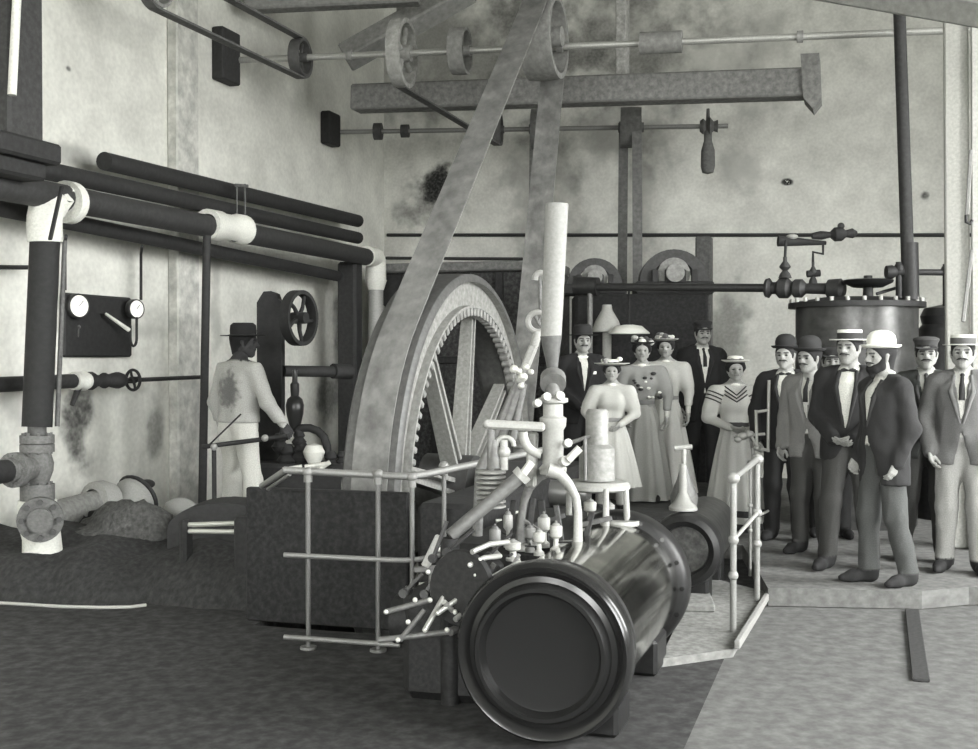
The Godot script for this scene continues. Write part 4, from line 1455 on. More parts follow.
	rod(st, at(522, 475, 6.1), at(532, 462, 6.1), 0.022, -1.0, 8)
	part("piston_rod", st, bright, t5)
	st = S()
	rod(st, floor_at(450, 6.0, 0), at(450, 538, 6.0), 0.05, -1.0, 10)
	part("stand", st, dark, t5)
	# pale upright throttle pipe over the governor
	var t6 := thing("throttle_pipe", "pale upright pipe rising from the governor, open at its top", "pipe", at(550, 398, 6.5))
	var m6 := 6.5 / FOCAL
	st = S()
	rod(st, at(551, 338, 6.5), at(557, 204, 6.5), 10.5 * m6, 11.5 * m6, 20)
	part("pipe", st, mat(0.6, 0.85, 0.0, "fine", 1.0), t6)
	st = S()
	lathe(st, frame(at(553, 378, 6.5), at(551, 336, 6.5)), [Vector2(0, 0), Vector2(5 * m6, 0), Vector2(5 * m6, 6 * m6), Vector2(7 * m6, 20 * m6), Vector2(11 * m6, 42 * m6), Vector2(0, 42 * m6)], 18)
	part("reducer", st, mat(0.42, 0.7, 0.1, "grime", 1.0), t6, "dark cone-shaped reducer")
	st = S()
	rod(st, at(553, 400, 6.45), at(553, 376, 6.5), 8 * m6, 6 * m6, 14)
	rod(st, at(553, 384, 6.45), at(553, 378, 6.5), 13 * m6, -1.0, 16)
	part("gland", st, mid, t6)
	# ball linkage between flywheel and throttle pipe
	var t7 := thing("governor_linkage", "pale knuckled governor linkage with ring and bright knobs beside the pale pipe", "linkage", at(520, 400, 6.7))
	var dl := 6.7
	st = S()
	bar(st, at(519, 384, dl), at(534, 345, dl), 0.05, 0.035, 0.01)
	part("link_bar", st, pale, t7)
	st = S()
	var rc := at(538, 322, dl)
	torus(st, frame(rc, rc + Vector3(0.3, 0, 1)), 0.055, 0.017, 24, 8)
	rod(st, at(538, 332, dl), at(534, 346, dl), 0.025, -1.0, 8)
	part("ring", st, pale, t7)
	st = S()
	for q in [[535, 316], [543, 314], [544, 330]]:
		rod(st, at(538, 322, dl), at(q[0], q[1], dl), 0.012, -1.0, 6)
	rod(st, at(541, 312, dl), at(540, 275, dl), 0.013, -1.0, 6)
	rod(st, at(544, 312, dl), at(545, 280, dl), 0.013, -1.0, 6)
	part("wire_link", st, mid, t7)
	st = S()
	var hook := []
	for i in 9:
		var u := PI * i / 8.0
		hook.append(at(540 + cos(u) * 5, 280 - sin(u) * 7, dl))
	sweep(st, hook, 0.02, 8)
	part("hook", st, pale, t7)
	st = S()
	for q in [[514, 369, 0.026], [523, 377, 0.028], [519, 371, 0.02], [526, 367, 0.02], [531, 372, 0.018], [521, 386, 0.02]]:
		ball(st, at(q[0], q[1], dl - 0.03), q[2], 0.9, 10)
	part("knob", st, bright, t7)
	st = S()
	rod(st, at(520, 384, dl), at(500, 440, dl), 0.025, 0.03, 8)
	rod(st, at(524, 384, dl), at(512, 440, dl), 0.02, 0.025, 8)
	rod(st, at(517, 384, dl), at(480, 470, dl), 0.022, 0.03, 8)
	rod(st, at(480, 470, dl), floor_at(472, dl, 0.0), 0.03, -1.0, 8)
	part("lower_rod", st, mid, t7)
	# second pedestal with drum on a round table
	d = 7.0
	m = d / FOCAL
	var t8 := thing("dash_pot_table", "pale drum on a small round iron table beside the governor stand", "valve pedestal", at(598, 522, d))
	st = S()
	lathe(st, place(at(597, 480, d)), [Vector2(0, 0), Vector2(18 * m, 0), Vector2(18 * m, 32 * m), Vector2(15 * m, 34 * m), Vector2(11.5 * m, 36 * m), Vector2(11.5 * m, 68 * m), Vector2(9 * m, 71 * m), Vector2(0, 71 * m)], 28)
	part("drum", st, mat(0.62, 0.5, 0.15, "grime", 1.5), t8)
	st = S()
	lathe(st, place(at(597, 490, d)), [Vector2(0, 0), Vector2(30 * m, 0), Vector2(33 * m, 2 * m), Vector2(33 * m, 6 * m), Vector2(30 * m, 9 * m), Vector2(0, 9 * m)], 32)
	part("table_plate", st, pale, t8)
	for q in [[626, 489, 627, 520, -0.1], [569, 489, 569, 515, 0.1], [606, 489, 606, 528, -0.25]]:
		st = S()
		rod(st, at(q[0], q[1], d + q[4]), at(q[2], q[3], d + q[4]), 0.016, 0.02, 10)
		part("leg", st, pale, t8)
	st = S()
	foot_ring(st, at(620, 525, d - 0.1), 0.11, 0.028)
	part("foot", st, pale, t8)
	st = S()
	foot_ring(st, at(600, 535, d - 0.25), 0.11, 0.028)
	part("foot", st, pale, t8)
	st = S()
	rod(st, at(585, 480, d - 0.15), at(585, 436, d - 0.15), 0.012, -1.0, 8)
	rod(st, at(570, 443, d - 0.15), at(590, 436, d - 0.15), 0.012, -1.0, 8)
	part("gauge_rod", st, mid, t8)
	# oil cups and cocks under the stands: small bright pieces on the chest
	var n := 0
	var names := ["pale oil cup nearest the right foot of the arched stand", "squat grey oil cup under the governor arch", "white oil cup with domed lid under the arch", "small grey cock left of the arch", "pale oil cup below the round table", "pale domed cup beside the table leg", "bright low cock in front of the arch", "tall pale oil cup in the middle of the arch", "grey lubricator behind the slanting dash-pot tube"]
	for q in [[556, 522, 6.15, 0.034, 0.72], [530, 524, 6.15, 0.03, 0.5], [544, 512, 6.3, 0.034, 0.65], [508, 507, 6.3, 0.026, 0.6], [590, 500, 7.2, 0.04, 0.8], [609, 503, 7.2, 0.036, 0.62], [513, 543, 5.9, 0.04, 0.7], [539, 529, 6.05, 0.03, 0.7], [495, 524, 6.0, 0.03, 0.45]]:
		var p := at(q[0], q[1], q[2])
		var r: float = q[3]
		var foot := Vector3(p.x, topy, p.z)
		var h := maxf(0.07, (p.y - topy + r) * 0.8)
		var cup := thing("oil_cup", names[n], "oil cup", foot, "oil cups on the steam chest")
		st = S()
		lathe(st, place(foot), [Vector2(0, 0), Vector2(r * 0.9, 0), Vector2(r * 0.9, h * 0.12), Vector2(r * 0.45, h * 0.2), Vector2(r * 0.4, h * 0.45), Vector2(r * 0.95, h * 0.55), Vector2(r, h * 0.86), Vector2(r * 0.85, h * 0.9), Vector2(0, h * 0.9)], 14)
		part("cup", st, mat(q[4], 0.5, 0.15, "fine", 3), cup)
		st = S()
		lathe(st, place(foot + Vector3(0, h * 0.9, 0)), [Vector2(r * 0.7, 0), Vector2(r * 0.5, h * 0.08), Vector2(r * 0.2, h * 0.1), Vector2(r * 0.22, h * 0.16), Vector2(0, h * 0.18)], 12)
		part("lid", st, mat(q[4] * 0.8, 0.5, 0.15, "fine", 3), cup)
		st = S()
		var u := n * 1.3
		rod(st, foot + Vector3(0, h * 0.33, 0), foot + Vector3(cos(u) * r * 2.4, h * 0.36, sin(u) * r * 2.4), r * 0.16, -1.0, 6)
		part("tap", st, dark, cup)
		n += 1
	# dark valve levers crowded under the stand
	var t9 := thing("valve_lever_bank", "dark crowded valve levers and links between the arch legs", "valve gear", at(540, 548, 6.35))
	for q in [[528, 545, 533, 498, 0.016, 0.25], [546, 545, 541, 500, 0.02, 0.2], [562, 545, 556, 505, 0.016, 0.35], [515, 532, 565, 515, 0.014, 0.3], [508, 545, 514, 500, 0.016, 0.25], [520, 518, 556, 540, 0.012, 0.55], [584, 545, 592, 512, 0.016, 0.25], [580, 525, 612, 518, 0.014, 0.4]]:
		st = S()
		bar(st, at(q[0], q[1], 6.4), at(q[2], q[3], 6.4), q[4] * 2.0, q[4], 0.004)
		part("lever", st, mat(q[5], 0.6, 0.2, "grime", 2), t9)

func railings() -> void:
	var st: SurfaceTool
	var iron := mat(0.56, 0.5, 0.3, "fine", 2)
	var t := thing("pit_railing", "three-rail iron pipe railing round the dark flywheel pit", "railing", floor_at(380, 7.2, 0))
	# front run nearly square to the view, then turning back along the engine
	var d0 := 7.05
	var corner := [412, 0.0, 7.2]
	for q in [[470, 477, 449, 0.022], [557, 561, 531, 0.016], [639, 646, 0, 0.016]]:
		st = S()
		var a := at(284, q[0] + (0 if q[0] < 500 else -2), d0 + 0.1)
		var b := at(400, q[1] - 1, d0)
		var pts := [a, b]
		if q[2] > 0:
			var cc := at(412, q[1], d0)
			var e := at(548, q[2], 8.2)
			pts = [a] + bend(a, cc, e, 0.12) + [e]
		sweep(st, pts, q[3], 10)
		part("rail", st, iron, t)
	for q in [[308, 472, 640], [378, 474, 640], [444, 466, 620], [412, 477, 640]]:
		st = S()
		var d: float = d0 + (0.08 if q[0] < 350 else (0.35 if q[0] > 430 else 0.02))
		var top := at(q[0], q[1], d)
		var low := Vector3(top.x, 0.0, top.z)
		rod(st, low, top, 0.015, -1.0, 10)
		var post := part("post", st, mat(0.46, 0.5, 0.3, "fine", 2), t)
		st = S()
		ball(st, top, 0.034, 0.9)
		rod(st, Vector3(top.x, top.y - 0.06, top.z), Vector3(top.x, top.y + 0.02, top.z), 0.026, -1.0, 10)
		part("fitting", st, iron, post)
		st = S()
		rod(st, low, low + Vector3(0, 0.015, 0), 0.05, -1.0, 14)
		part("base_flange", st, iron, post)
	# sloping brace of the railing at its far end
	st = S()
	var s0 := at(286, 470, d0 + 0.1)
	sweep(st, [s0, at(262, 486, d0 + 0.5)], 0.02, 10)
	sweep(st, [at(290, 474, d0 + 0.1), at(268, 489, d0 + 0.5)], 0.012, 8)
	part("brace", st, iron, t)
	# platform railing beside the cylinder
	t = thing("platform_railing", "short pale pipe railing at the platform edge before the lady in the striped blouse", "railing", on_y(740, 640, 0.0))
	var posts := [[733, 640, 478, 0.0], [757, 600, 459, 0.0], [750, 576, 462, 0.0]]
	var tops := []
	for q in posts:
		var base := on_y(q[0], q[1], 0.0 if q[1] > 610 else 0.06)
		var dd: float = -(cam.affine_inverse() * base).z
		var top := at(q[0], q[2], dd)
		st = S()
		var rr := 0.02 if q[1] > 590 else 0.012
		rod(st, base, Vector3(base.x, top.y, base.z), rr, -1.0, 10)
		var post := part("post", st, mat(0.58, 0.5, 0.2, "fine", 2), t)
		tops.append(Vector3(base.x, top.y, base.z))
		st = S()
		ball(st, tops[-1], rr * 2.0, 0.9)
		var md := base.lerp(tops[-1], 0.62)
		ball(st, md, rr * 1.7, 1.0)
		var md2 := base.lerp(tops[-1], 0.4)
		ball(st, md2, rr * 1.6, 1.0)
		part("fitting", st, mat(0.62, 0.5, 0.2, "fine", 2), post)
	st = S()
	rod(st, tops[0], tops[1], 0.02, -1.0, 10)
	rod(st, tops[1], tops[2], 0.014, -1.0, 10)
	part("top_rail", st, mat(0.58, 0.5, 0.2, "fine", 2), t)
	st = S()
	for k in [0.62]:
		rod(st, Vector3(tops[0].x, tops[0].y * k, tops[0].z), Vector3(tops[1].x, tops[1].y * k + 0.02, tops[1].z), 0.013, -1.0, 8)
		rod(st, Vector3(tops[1].x, tops[1].y * k, tops[1].z), at(768, 511, 10.4), 0.012, -1.0, 8)
	part("mid_rail", st, mat(0.7, 0.5, 0.2, "fine", 2), t)
	# valve stand the lady rests her hands on
	t = thing("hand_valve", "pale hand-valve frame on a slim stand below the striped lady's hands", "valve", on_y(752, 560, 0.13))
	var hv := 9.9
	st = S()
	rod(st, floor_at(753, hv, 0.13), at(753, 448, hv), 0.016, -1.0, 8)
	part("stand", st, mat(0.58, 0.5, 0.2, "fine", 2), t)
	st = S()
	for q in [[[738, 436], [765, 434]], [[756, 410], [757, 450]], [[769, 380], [768, 452]], [[748, 430], [757, 446]], [[757, 449], [768, 450]], [[757, 412], [769, 410]]]:
		rod(st, at(q[0][0], q[0][1], hv), at(q[1][0], q[1][1], hv), 0.013, -1.0, 8)
	part("frame", st, mat(0.7, 0.5, 0.2, "fine", 2), t)
	st = S()
	for q in [[743, 436, 0.04], [750, 434, 0.035], [738, 440, 0.03], [757, 448, 0.03]]: ball(st, at(q[0], q[1], hv), q[2], 0.8, 10)
	part("valve_body", st, mat(0.66, 0.5, 0.2, "fine", 2), t)

func dynamo(label: String, p: Vector3, s: float, turn: float) -> void:
	var st := S()
	var t := thing("dynamo", label, "dynamo", p)
	var b := place(p, turn)
	var iron := mat(0.32, 0.75, 0.1, "grime", 1.0)
	box(st, b * place(Vector3(0, 0.1 * s, 0)), Vector3(1.2, 0.2, 0.8) * s, 0.02)
	part("bed", st, mat(0.22, 0.85, 0.1, "grime", 1.0), t)
	# arched field magnet
	st = S()
	var poly := PackedVector2Array()
	for i in 17:
		var u := PI * i / 16.0
		poly.append(Vector2(-cos(u) * 0.52, sin(u) * 0.5 + 0.2) * s)
	for i in 17:
		var u := PI * (16 - i) / 16.0
		poly.append(Vector2(-cos(u) * 0.34, sin(u) * 0.34 + 0.2) * s)
	plate(st, b, poly, 0.5 * s)
	part("field_magnet", st, iron, t)
	st = S()
	var c := b * (Vector3(0, 0.32, 0) * s)
	var ax := b.basis.z
	lathe(st, frame(c - ax * 0.45 * s, c + ax), [Vector2(0, 0), Vector2(0.09 * s, 0), Vector2(0.09 * s, 0.12 * s), Vector2(0.25 * s, 0.14 * s), Vector2(0.25 * s, 0.72 * s), Vector2(0.14 * s, 0.74 * s), Vector2(0.14 * s, 0.95 * s), Vector2(0, 0.95 * s)], 24)
	part("armature", st, mat(0.6, 0.6, 0.2, "grime", 1.0), t)
	st = S()
	for x in [-0.3, -0.1, 0.12, 0.3]:
		st = S()
		box(st, b * place(Vector3(x * s, 0.28 * s, 0.36 * s)), Vector3(0.1, 0.2, 0.08) * s, 0.01)
		part("brush_holder", st, mat(0.2, 0.7, 0.1, "grime", 1.0), t)

func back_machines() -> void:
	var st: SurfaceTool
	var dark := mat(0.2, 0.85, 0.1, "grime", 1.0)
	# brick-set boiler behind the flywheel
	var z := -14.6
	var y0 := on_z(470, 262, z).y
	var x0 := on_z(384, 300, z).x
	var x1 := on_z(548, 300, z).x
	var t := thing("boiler_setting", "broad dark boiler casing with ledges behind the flywheel", "boiler", Vector3((x0 + x1) / 2, 0, z))
	st = S()
	slab(st, Vector3(x0, 0, z - 1.2), Vector3(x1, y0 - 0.12, z), 0.03)
	part("casing", st, mat(0.33, 0.9, 0.0, "earth", 0.8), t)
	st = S()
	slab(st, Vector3(x0 - 0.1, y0 - 0.12, z - 1.2), Vector3(x1, y0, z + 0.08), 0.02)
	part("ledge", st, mat(0.5, 0.9, 0.0, "grime", 0.8), t, "lighter stone ledge")
	st = S()
	slab(st, Vector3(x0, y0 - 0.55, z), Vector3(x0 + 0.75, y0 - 0.14, z + 0.06), 0.02)
	part("iron_plate", st, mat(0.18, 0.9, 0.0, "grime", 0.8), t)
	st = S()
	for k in 5:
		st = S()
		var xx := lerpf(x0 + 0.3, x1 - 0.2, k / 4.0)
		slab(st, Vector3(xx - 0.05, 0, z), Vector3(xx + 0.05, y0 - 0.14, z + 0.07), 0.01)
		part("stay", st, dark, t)
	st = S()
	slab(st, Vector3(x0, y0 - 1.3, z), Vector3(x1, y0 - 1.2, z + 0.05), 0.01)
	part("cross_stay", st, dark, t)
	# long rods on the end wall
	st = S()
	rod(st, on_z(387, 235, -16.17), on_z(985, 235, -16.17), 0.024, -1.0, 8)
	single("thin_pipe", st, mat(0.14, 0.8, 0.0, "", 1), "long thin dark pipe running level across the end wall", "pipe")
	st = S()
	rod(st, on_z(386, 258, -16.17), on_z(530, 259, -16.17), 0.022, -1.0, 8)
	single("thin_pipe", st, mat(0.2, 0.8, 0.0, "", 1), "short thin dark pipe low on the end wall above the boiler casing", "pipe")
	# exhaust smoke plate / tall dark post behind tall man
	st = S()
	var pz := on_z(703, 300, -15.2)
	slab(st, Vector3(pz.x - 0.1, 0, -15.4), Vector3(pz.x + 0.1, on_z(703, 236, -15.2).y, -15.2), 0.02)
	single("dark_stanchion", st, mat(0.4, 0.9, 0.0, "grime", 1.0), "grey-dark stanchion against the end wall behind the tall man", "post")
	dynamo("rounded dynamo with arched top behind the ladies", floor_at(672, 13.9, 2.44), 0.74, 0.25)
	dynamo("smaller dark dynamo right of the pale throttle pipe", floor_at(594, 13.9, 2.44), 0.6, 0.25)
	# dark switch box between them
	st = S()
	var sb := floor_at(638, 13.9, 0)
	box(st, place(sb + Vector3(0, 1.22, 0), 0.29), Vector3(1.5, 2.44, 0.7), 0.03)
	single("dark_machine_case", st, mat(0.2, 0.9, 0.0, "earth", 1.0), "tall dark machine casing carrying the two dynamos behind the ladies", "machine casing")
	# pale cone funnel
	st = S()
	var fc := at(607, 332, 13.2)
	lathe(st, place(fc), [Vector2(0, 0), Vector2(0.17, 0), Vector2(0.13, 0.12), Vector2(0.06, 0.24), Vector2(0.05, 0.3), Vector2(0, 0.3)], 20)
	rod(st, Vector3(fc.x, 0, fc.z), fc, 0.05, -1.0, 10)
	single("pale_funnel", st, mat(0.72, 0.8, 0.0, "fine", 1.0), "pale cone-shaped funnel on a post behind the man with the bow tie", "funnel")
	# lamp shade: pale shallow dish
	t = thing("dish_reflector", "pale shallow dish above the ladies' hats", "reflector", at(629, 331, 12.9))
	st = S()
	lathe(st, place(at(629, 334, 12.9)), [Vector2(0, 0.07), Vector2(0.12, 0.065), Vector2(0.22, 0.0), Vector2(0.225, 0.01), Vector2(0.14, 0.085), Vector2(0.05, 0.1), Vector2(0, 0.1)], 28)
	part("dish", st, mat(0.9, 0.7, 0.0, "", 1), t)
	st = S()
	rod(st, at(629, 326, 12.9), at(629, 289, 12.9), 0.012, -1.0, 6)
	part("stem", st, dark, t)
	# level steam main at head height feeding the right-hand valves
	t = thing("level_steam_main", "dark level steam main above the visitors leading to the flanged valve", "pipe", at(680, 288, 12.6))
	st = S()
	rod(st, at(575, 286, 12.9), at(598, 286.5, 12.8), 0.1, -1.0, 14)
	rod(st, at(590, 287, 12.8), at(772, 288, 11.9), 0.042, -1.0, 14)
	part("pipe", st, mat(0.25, 0.4, 0.3, "grime", 1.0), t)
	st = S()
	rod(st, at(590, 287, 12.8), Vector3(at(590, 287, 12.8).x, 0.34, at(590, 287, 12.8).z), 0.03, -1.0, 8)
	part("drop_pipe", st, mat(0.5, 0.6, 0.2, "grime", 1.0), t)
	var vd := 11.85
	st = S()
	var va := at(766, 288, vd)
	var vb := at(845, 289, vd - 0.4)
	var vl := va.distance_to(vb)
	lathe(st, frame(va, vb), [Vector2(0, 0), Vector2(0.09, 0), Vector2(0.1, 0.03), Vector2(0.06, 0.06), Vector2(0.06, 0.1), Vector2(0.1, 0.14), Vector2(0.1, 0.22), Vector2(0.06, 0.26), Vector2(0.09, 0.29), Vector2(0.09, 0.36), Vector2(0.05, 0.4), Vector2(0.055, vl - 0.18), Vector2(0.09, vl - 0.16), Vector2(0.1, vl - 0.04), Vector2(0.06, vl), Vector2(0, vl)], 18)
	part("valve_body", st, mat(0.24, 0.6, 0.2, "grime", 1.5), t)
	for q in [[785, 278, 257, 0.05], [813, 284, 262, 0.035]]:
		st = S()
		var p := at(q[0], q[1], vd - 0.1)
		var e := at(q[0], q[2], vd - 0.1)
		var h := p.distance_to(e)
		lathe(st, place(p), [Vector2(0, 0), Vector2(q[3] * 1.3, 0), Vector2(q[3], h * 0.2), Vector2(q[3] * 0.5, h * 0.35), Vector2(q[3] * 1.1, h * 0.5), Vector2(q[3] * 1.1, h * 0.57), Vector2(q[3] * 0.4, h * 0.8), Vector2(q[3] * 0.4, h), Vector2(0, h)], 12)
		part("bonnet", st, mat(0.26, 0.6, 0.2, "grime", 1.5), t)
	st = S()
	rod(st, at(785, 258, vd - 0.1), at(786, 240, vd - 0.1), 0.014, -1.0, 8)
	part("stem", st, dark, t)
	st = S()
	sweep(st, [at(813, 263, vd - 0.1), at(813, 252, vd - 0.1), at(823, 254, vd - 0.1), at(823, 243, vd - 0.1)], 0.014, 8)
	part("stem", st, dark, t)
	st = S()
	rod(st, at(807, 274, vd - 0.1), at(820, 273, vd - 0.1), 0.035, -1.0, 10)
	part("cross_valve", st, dark, t)
	# whistle cone with its lever valve
	t = thing("steam_whistle", "dark tapering steam whistle lying level above the flanged valve", "whistle", at(800, 243, vd))
	st = S()
	rod(st, at(778, 241, vd), at(826, 243, vd), 0.055, 0.02, 14)
	part("horn", st, dark, t)
	st = S()
	var wa := at(812, 236, vd)
	var wb := at(857, 233, vd)
	var wl := wa.distance_to(wb)
	lathe(st, frame(wa, wb), [Vector2(0, 0), Vector2(0.03, 0), Vector2(0.045, wl * 0.2), Vector2(0.03, wl * 0.4), Vector2(0.07, wl * 0.5), Vector2(0.07, wl * 0.65), Vector2(0.035, wl * 0.75), Vector2(0.05, wl * 0.9), Vector2(0.02, wl), Vector2(0, wl)], 14)
	rod(st, at(841, 240, vd), at(841, 226, vd), 0.025, -1.0, 8)
	ball(st, at(841, 226, vd), 0.035)
	part("valve", st, mat(0.24, 0.7, 0.2, "grime", 1.5), t)
	st = S()
	ball(st, at(792, 237, vd), 0.06, 0.5, 14)
	part("bell", st, mat(0.7, 0.6, 0.1, "fine", 1.0), t, "pale bell of the whistle")

func right_side() -> void:
	var st: SurfaceTool
	var dark := mat(0.2, 0.6, 0.2, "grime", 1.0)
	var d := 11.0
	var m := d / FOCAL
	# vertical iron tank
	var tc := floor_at(856, d + 0.6, 0.13)
	var t := thing("condenser_tank", "big dark upright iron tank with bolted lid behind the men", "tank", tc)
	var topy := at(868, 298, d).y
	st = S()
	lathe(st, place(tc), [Vector2(0.0, 0.0), Vector2(0.57, 0.0), Vector2(0.57, topy - 0.13 - 0.06), Vector2(0.0, topy - 0.13 - 0.06)], 56)
	part("shell", st, mat(0.4, 0.35, 0.45, "streak", 0.8), t)
	st = S()
	lathe(st, place(tc + Vector3(0, topy - 0.13 - 0.07, 0)), [Vector2(0.57, 0.0), Vector2(0.64, 0.0), Vector2(0.64, 0.05), Vector2(0.35, 0.1), Vector2(0.0, 0.11)], 56)
	part("lid", st, dark, t)
	st = S()
	for i in 26:
		var u := TAU * i / 26
		var p := tc + Vector3(cos(u) * 0.61, topy - 0.16, sin(u) * 0.61)
		rod(st, p, p + Vector3(0, 0.05, 0), 0.02, -1.0, 6)
	part("lid_bolt", st, mat(0.65, 0.5, 0.2, "", 1), t).set_meta("kind", "stuff")
	for k in 2:
		st = S()
		lathe(st, place(tc + Vector3(0, 0.5 + k * 0.75, 0)), [Vector2(0.57, 0), Vector2(0.58, 0.005), Vector2(0.58, 0.05), Vector2(0.57, 0.055)], 56)
		part("band", st, dark, t)
	# horizontal hand wheel on its spindle
	t = thing("lid_hand_wheel", "black horizontal hand wheel above the tank lid", "hand wheel", at(869, 298, d + 0.3))
	var hc := at(868, 282, d + 0.3)
	st = S()
	lathe(st, place(hc), [Vector2(0.0, -0.04), Vector2(0.14, -0.05), Vector2(0.22, -0.01), Vector2(0.235, 0.015), Vector2(0.2, 0.025), Vector2(0.0, 0.03)], 32)
	part("wheel", st, mat(0.12, 0.6, 0.2, "", 1), t)
	st = S()
	rod(st, at(868, 300, d + 0.3), hc + Vector3(0, 0.06, 0), 0.05, 0.04, 12)
	part("spindle", st, dark, t)
	st = S()
	bar(st, at(876, 294, d + 0.3), at(896, 288, d + 0.3), 0.03, 0.03)
	part("lever", st, dark, t)
	# guide frame to the right of the wheel
	t = thing("valve_crosshead", "dark crosshead frame with level rod on top of the tank", "valve frame", at(900, 298, d + 0.2))
	st = S()
	for q in [[899, 262, 298], [946, 264, 306]]:
		st = S()
		rod(st, at(q[0], q[2], d + 0.2), at(q[0], q[1], d + 0.2), 0.03, -1.0, 8)
		ball(st, at(q[0], q[1] + 7, d + 0.2), 0.05, 1.2)
		part("upright", st, dark, t)
	st = S()
	rod(st, at(890, 272, d + 0.2), at(952, 272.5, d + 0.2), 0.03, -1.0, 10)
	part("rod", st, dark, t)
	st = S()
	lathe(st, frame(at(886, 272, d + 0.2), at(904, 272, d + 0.2)), [Vector2(0, 0), Vector2(0.06, 0.0), Vector2(0.065, 0.06), Vector2(0.04, 0.1), Vector2(0.05, 0.16), Vector2(0, 0.16)], 12)
	part("crosshead", st, dark, t)
	# second vessel to the right
	var v2 := floor_at(943, d + 0.9, 0.13)
	st = S()
	var y2 := at(937, 300, d).y - 0.13
	lathe(st, place(v2), [Vector2(0, 0), Vector2(0.24, 0), Vector2(0.24, y2 - 0.25), Vector2(0.2, y2 - 0.2), Vector2(0.22, y2 - 0.12), Vector2(0.18, y2 - 0.04), Vector2(0, y2)], 36)
	single("air_pump_vessel", st, mat(0.22, 0.4, 0.4, "grime", 1.0), "dark ribbed vessel beside the big tank behind the man in the cap", "vessel")
	# upright pole
	t = thing("iron_pole", "tall dark iron pole rising behind the men to the roof", "pole", floor_at(908, d + 0.9, 0.13))
	st = S()
	rod(st, at(909, 300, d + 0.2), at(900, 30, d + 0.2), 0.06, 0.056, 14)
	rod(st, at(900, 30, d + 0.2), at(896, -90, d + 0.2), 0.056, -1.0, 14)
	part("pole", st, mat(0.26, 0.8, 0.1, "grime", 1.0), t)
	st = S()
	rod(st, at(911, 300, d + 0.2), at(910, 243, d + 0.2), 0.075, -1.0, 14)
	part("sleeve", st, dark, t)
	# pale timber post at the right edge
	var pb := floor_at(960, 10.1, 0.13)
	t = thing("timber_post", "tall pale timber post at the right edge beside the man in the straw boater", "post", pb)
	st = S()
	bar(st, pb, at(955, -60, 10.1), 0.19, 0.17, 0.012)
	part("post", st, mat(0.78, 0.9, 0.0, "fine", 0.8), t)
	st = S()
	bar(st, at(967, 215, 9.4), at(971, 150, 9.4), 0.03, 0.03)
	part("strut", st, mat(0.55, 0.9, 0.0, "fine", 1.0), t)
	st = S()
	bar(st, at(963, 322, 9.4), at(972, 250, 9.4), 0.03, 0.03)
	part("strut", st, mat(0.55, 0.9, 0.0, "fine", 1.0), t)
	st = S()
	sweep(st, [at(966, 215, 9.4), at(966, 222, 9.4), at(970, 224, 9.4), at(972, 220, 9.4)], 0.012, 8)
	part("hook", st, dark, t)
	st = S()
	bar(st, at(985, -60, 9.9), floor_at(988, 9.9, 0.13), 0.22, 0.1)
	part("board", st, mat(0.72, 0.9, 0.0, "fine", 0.8), t)


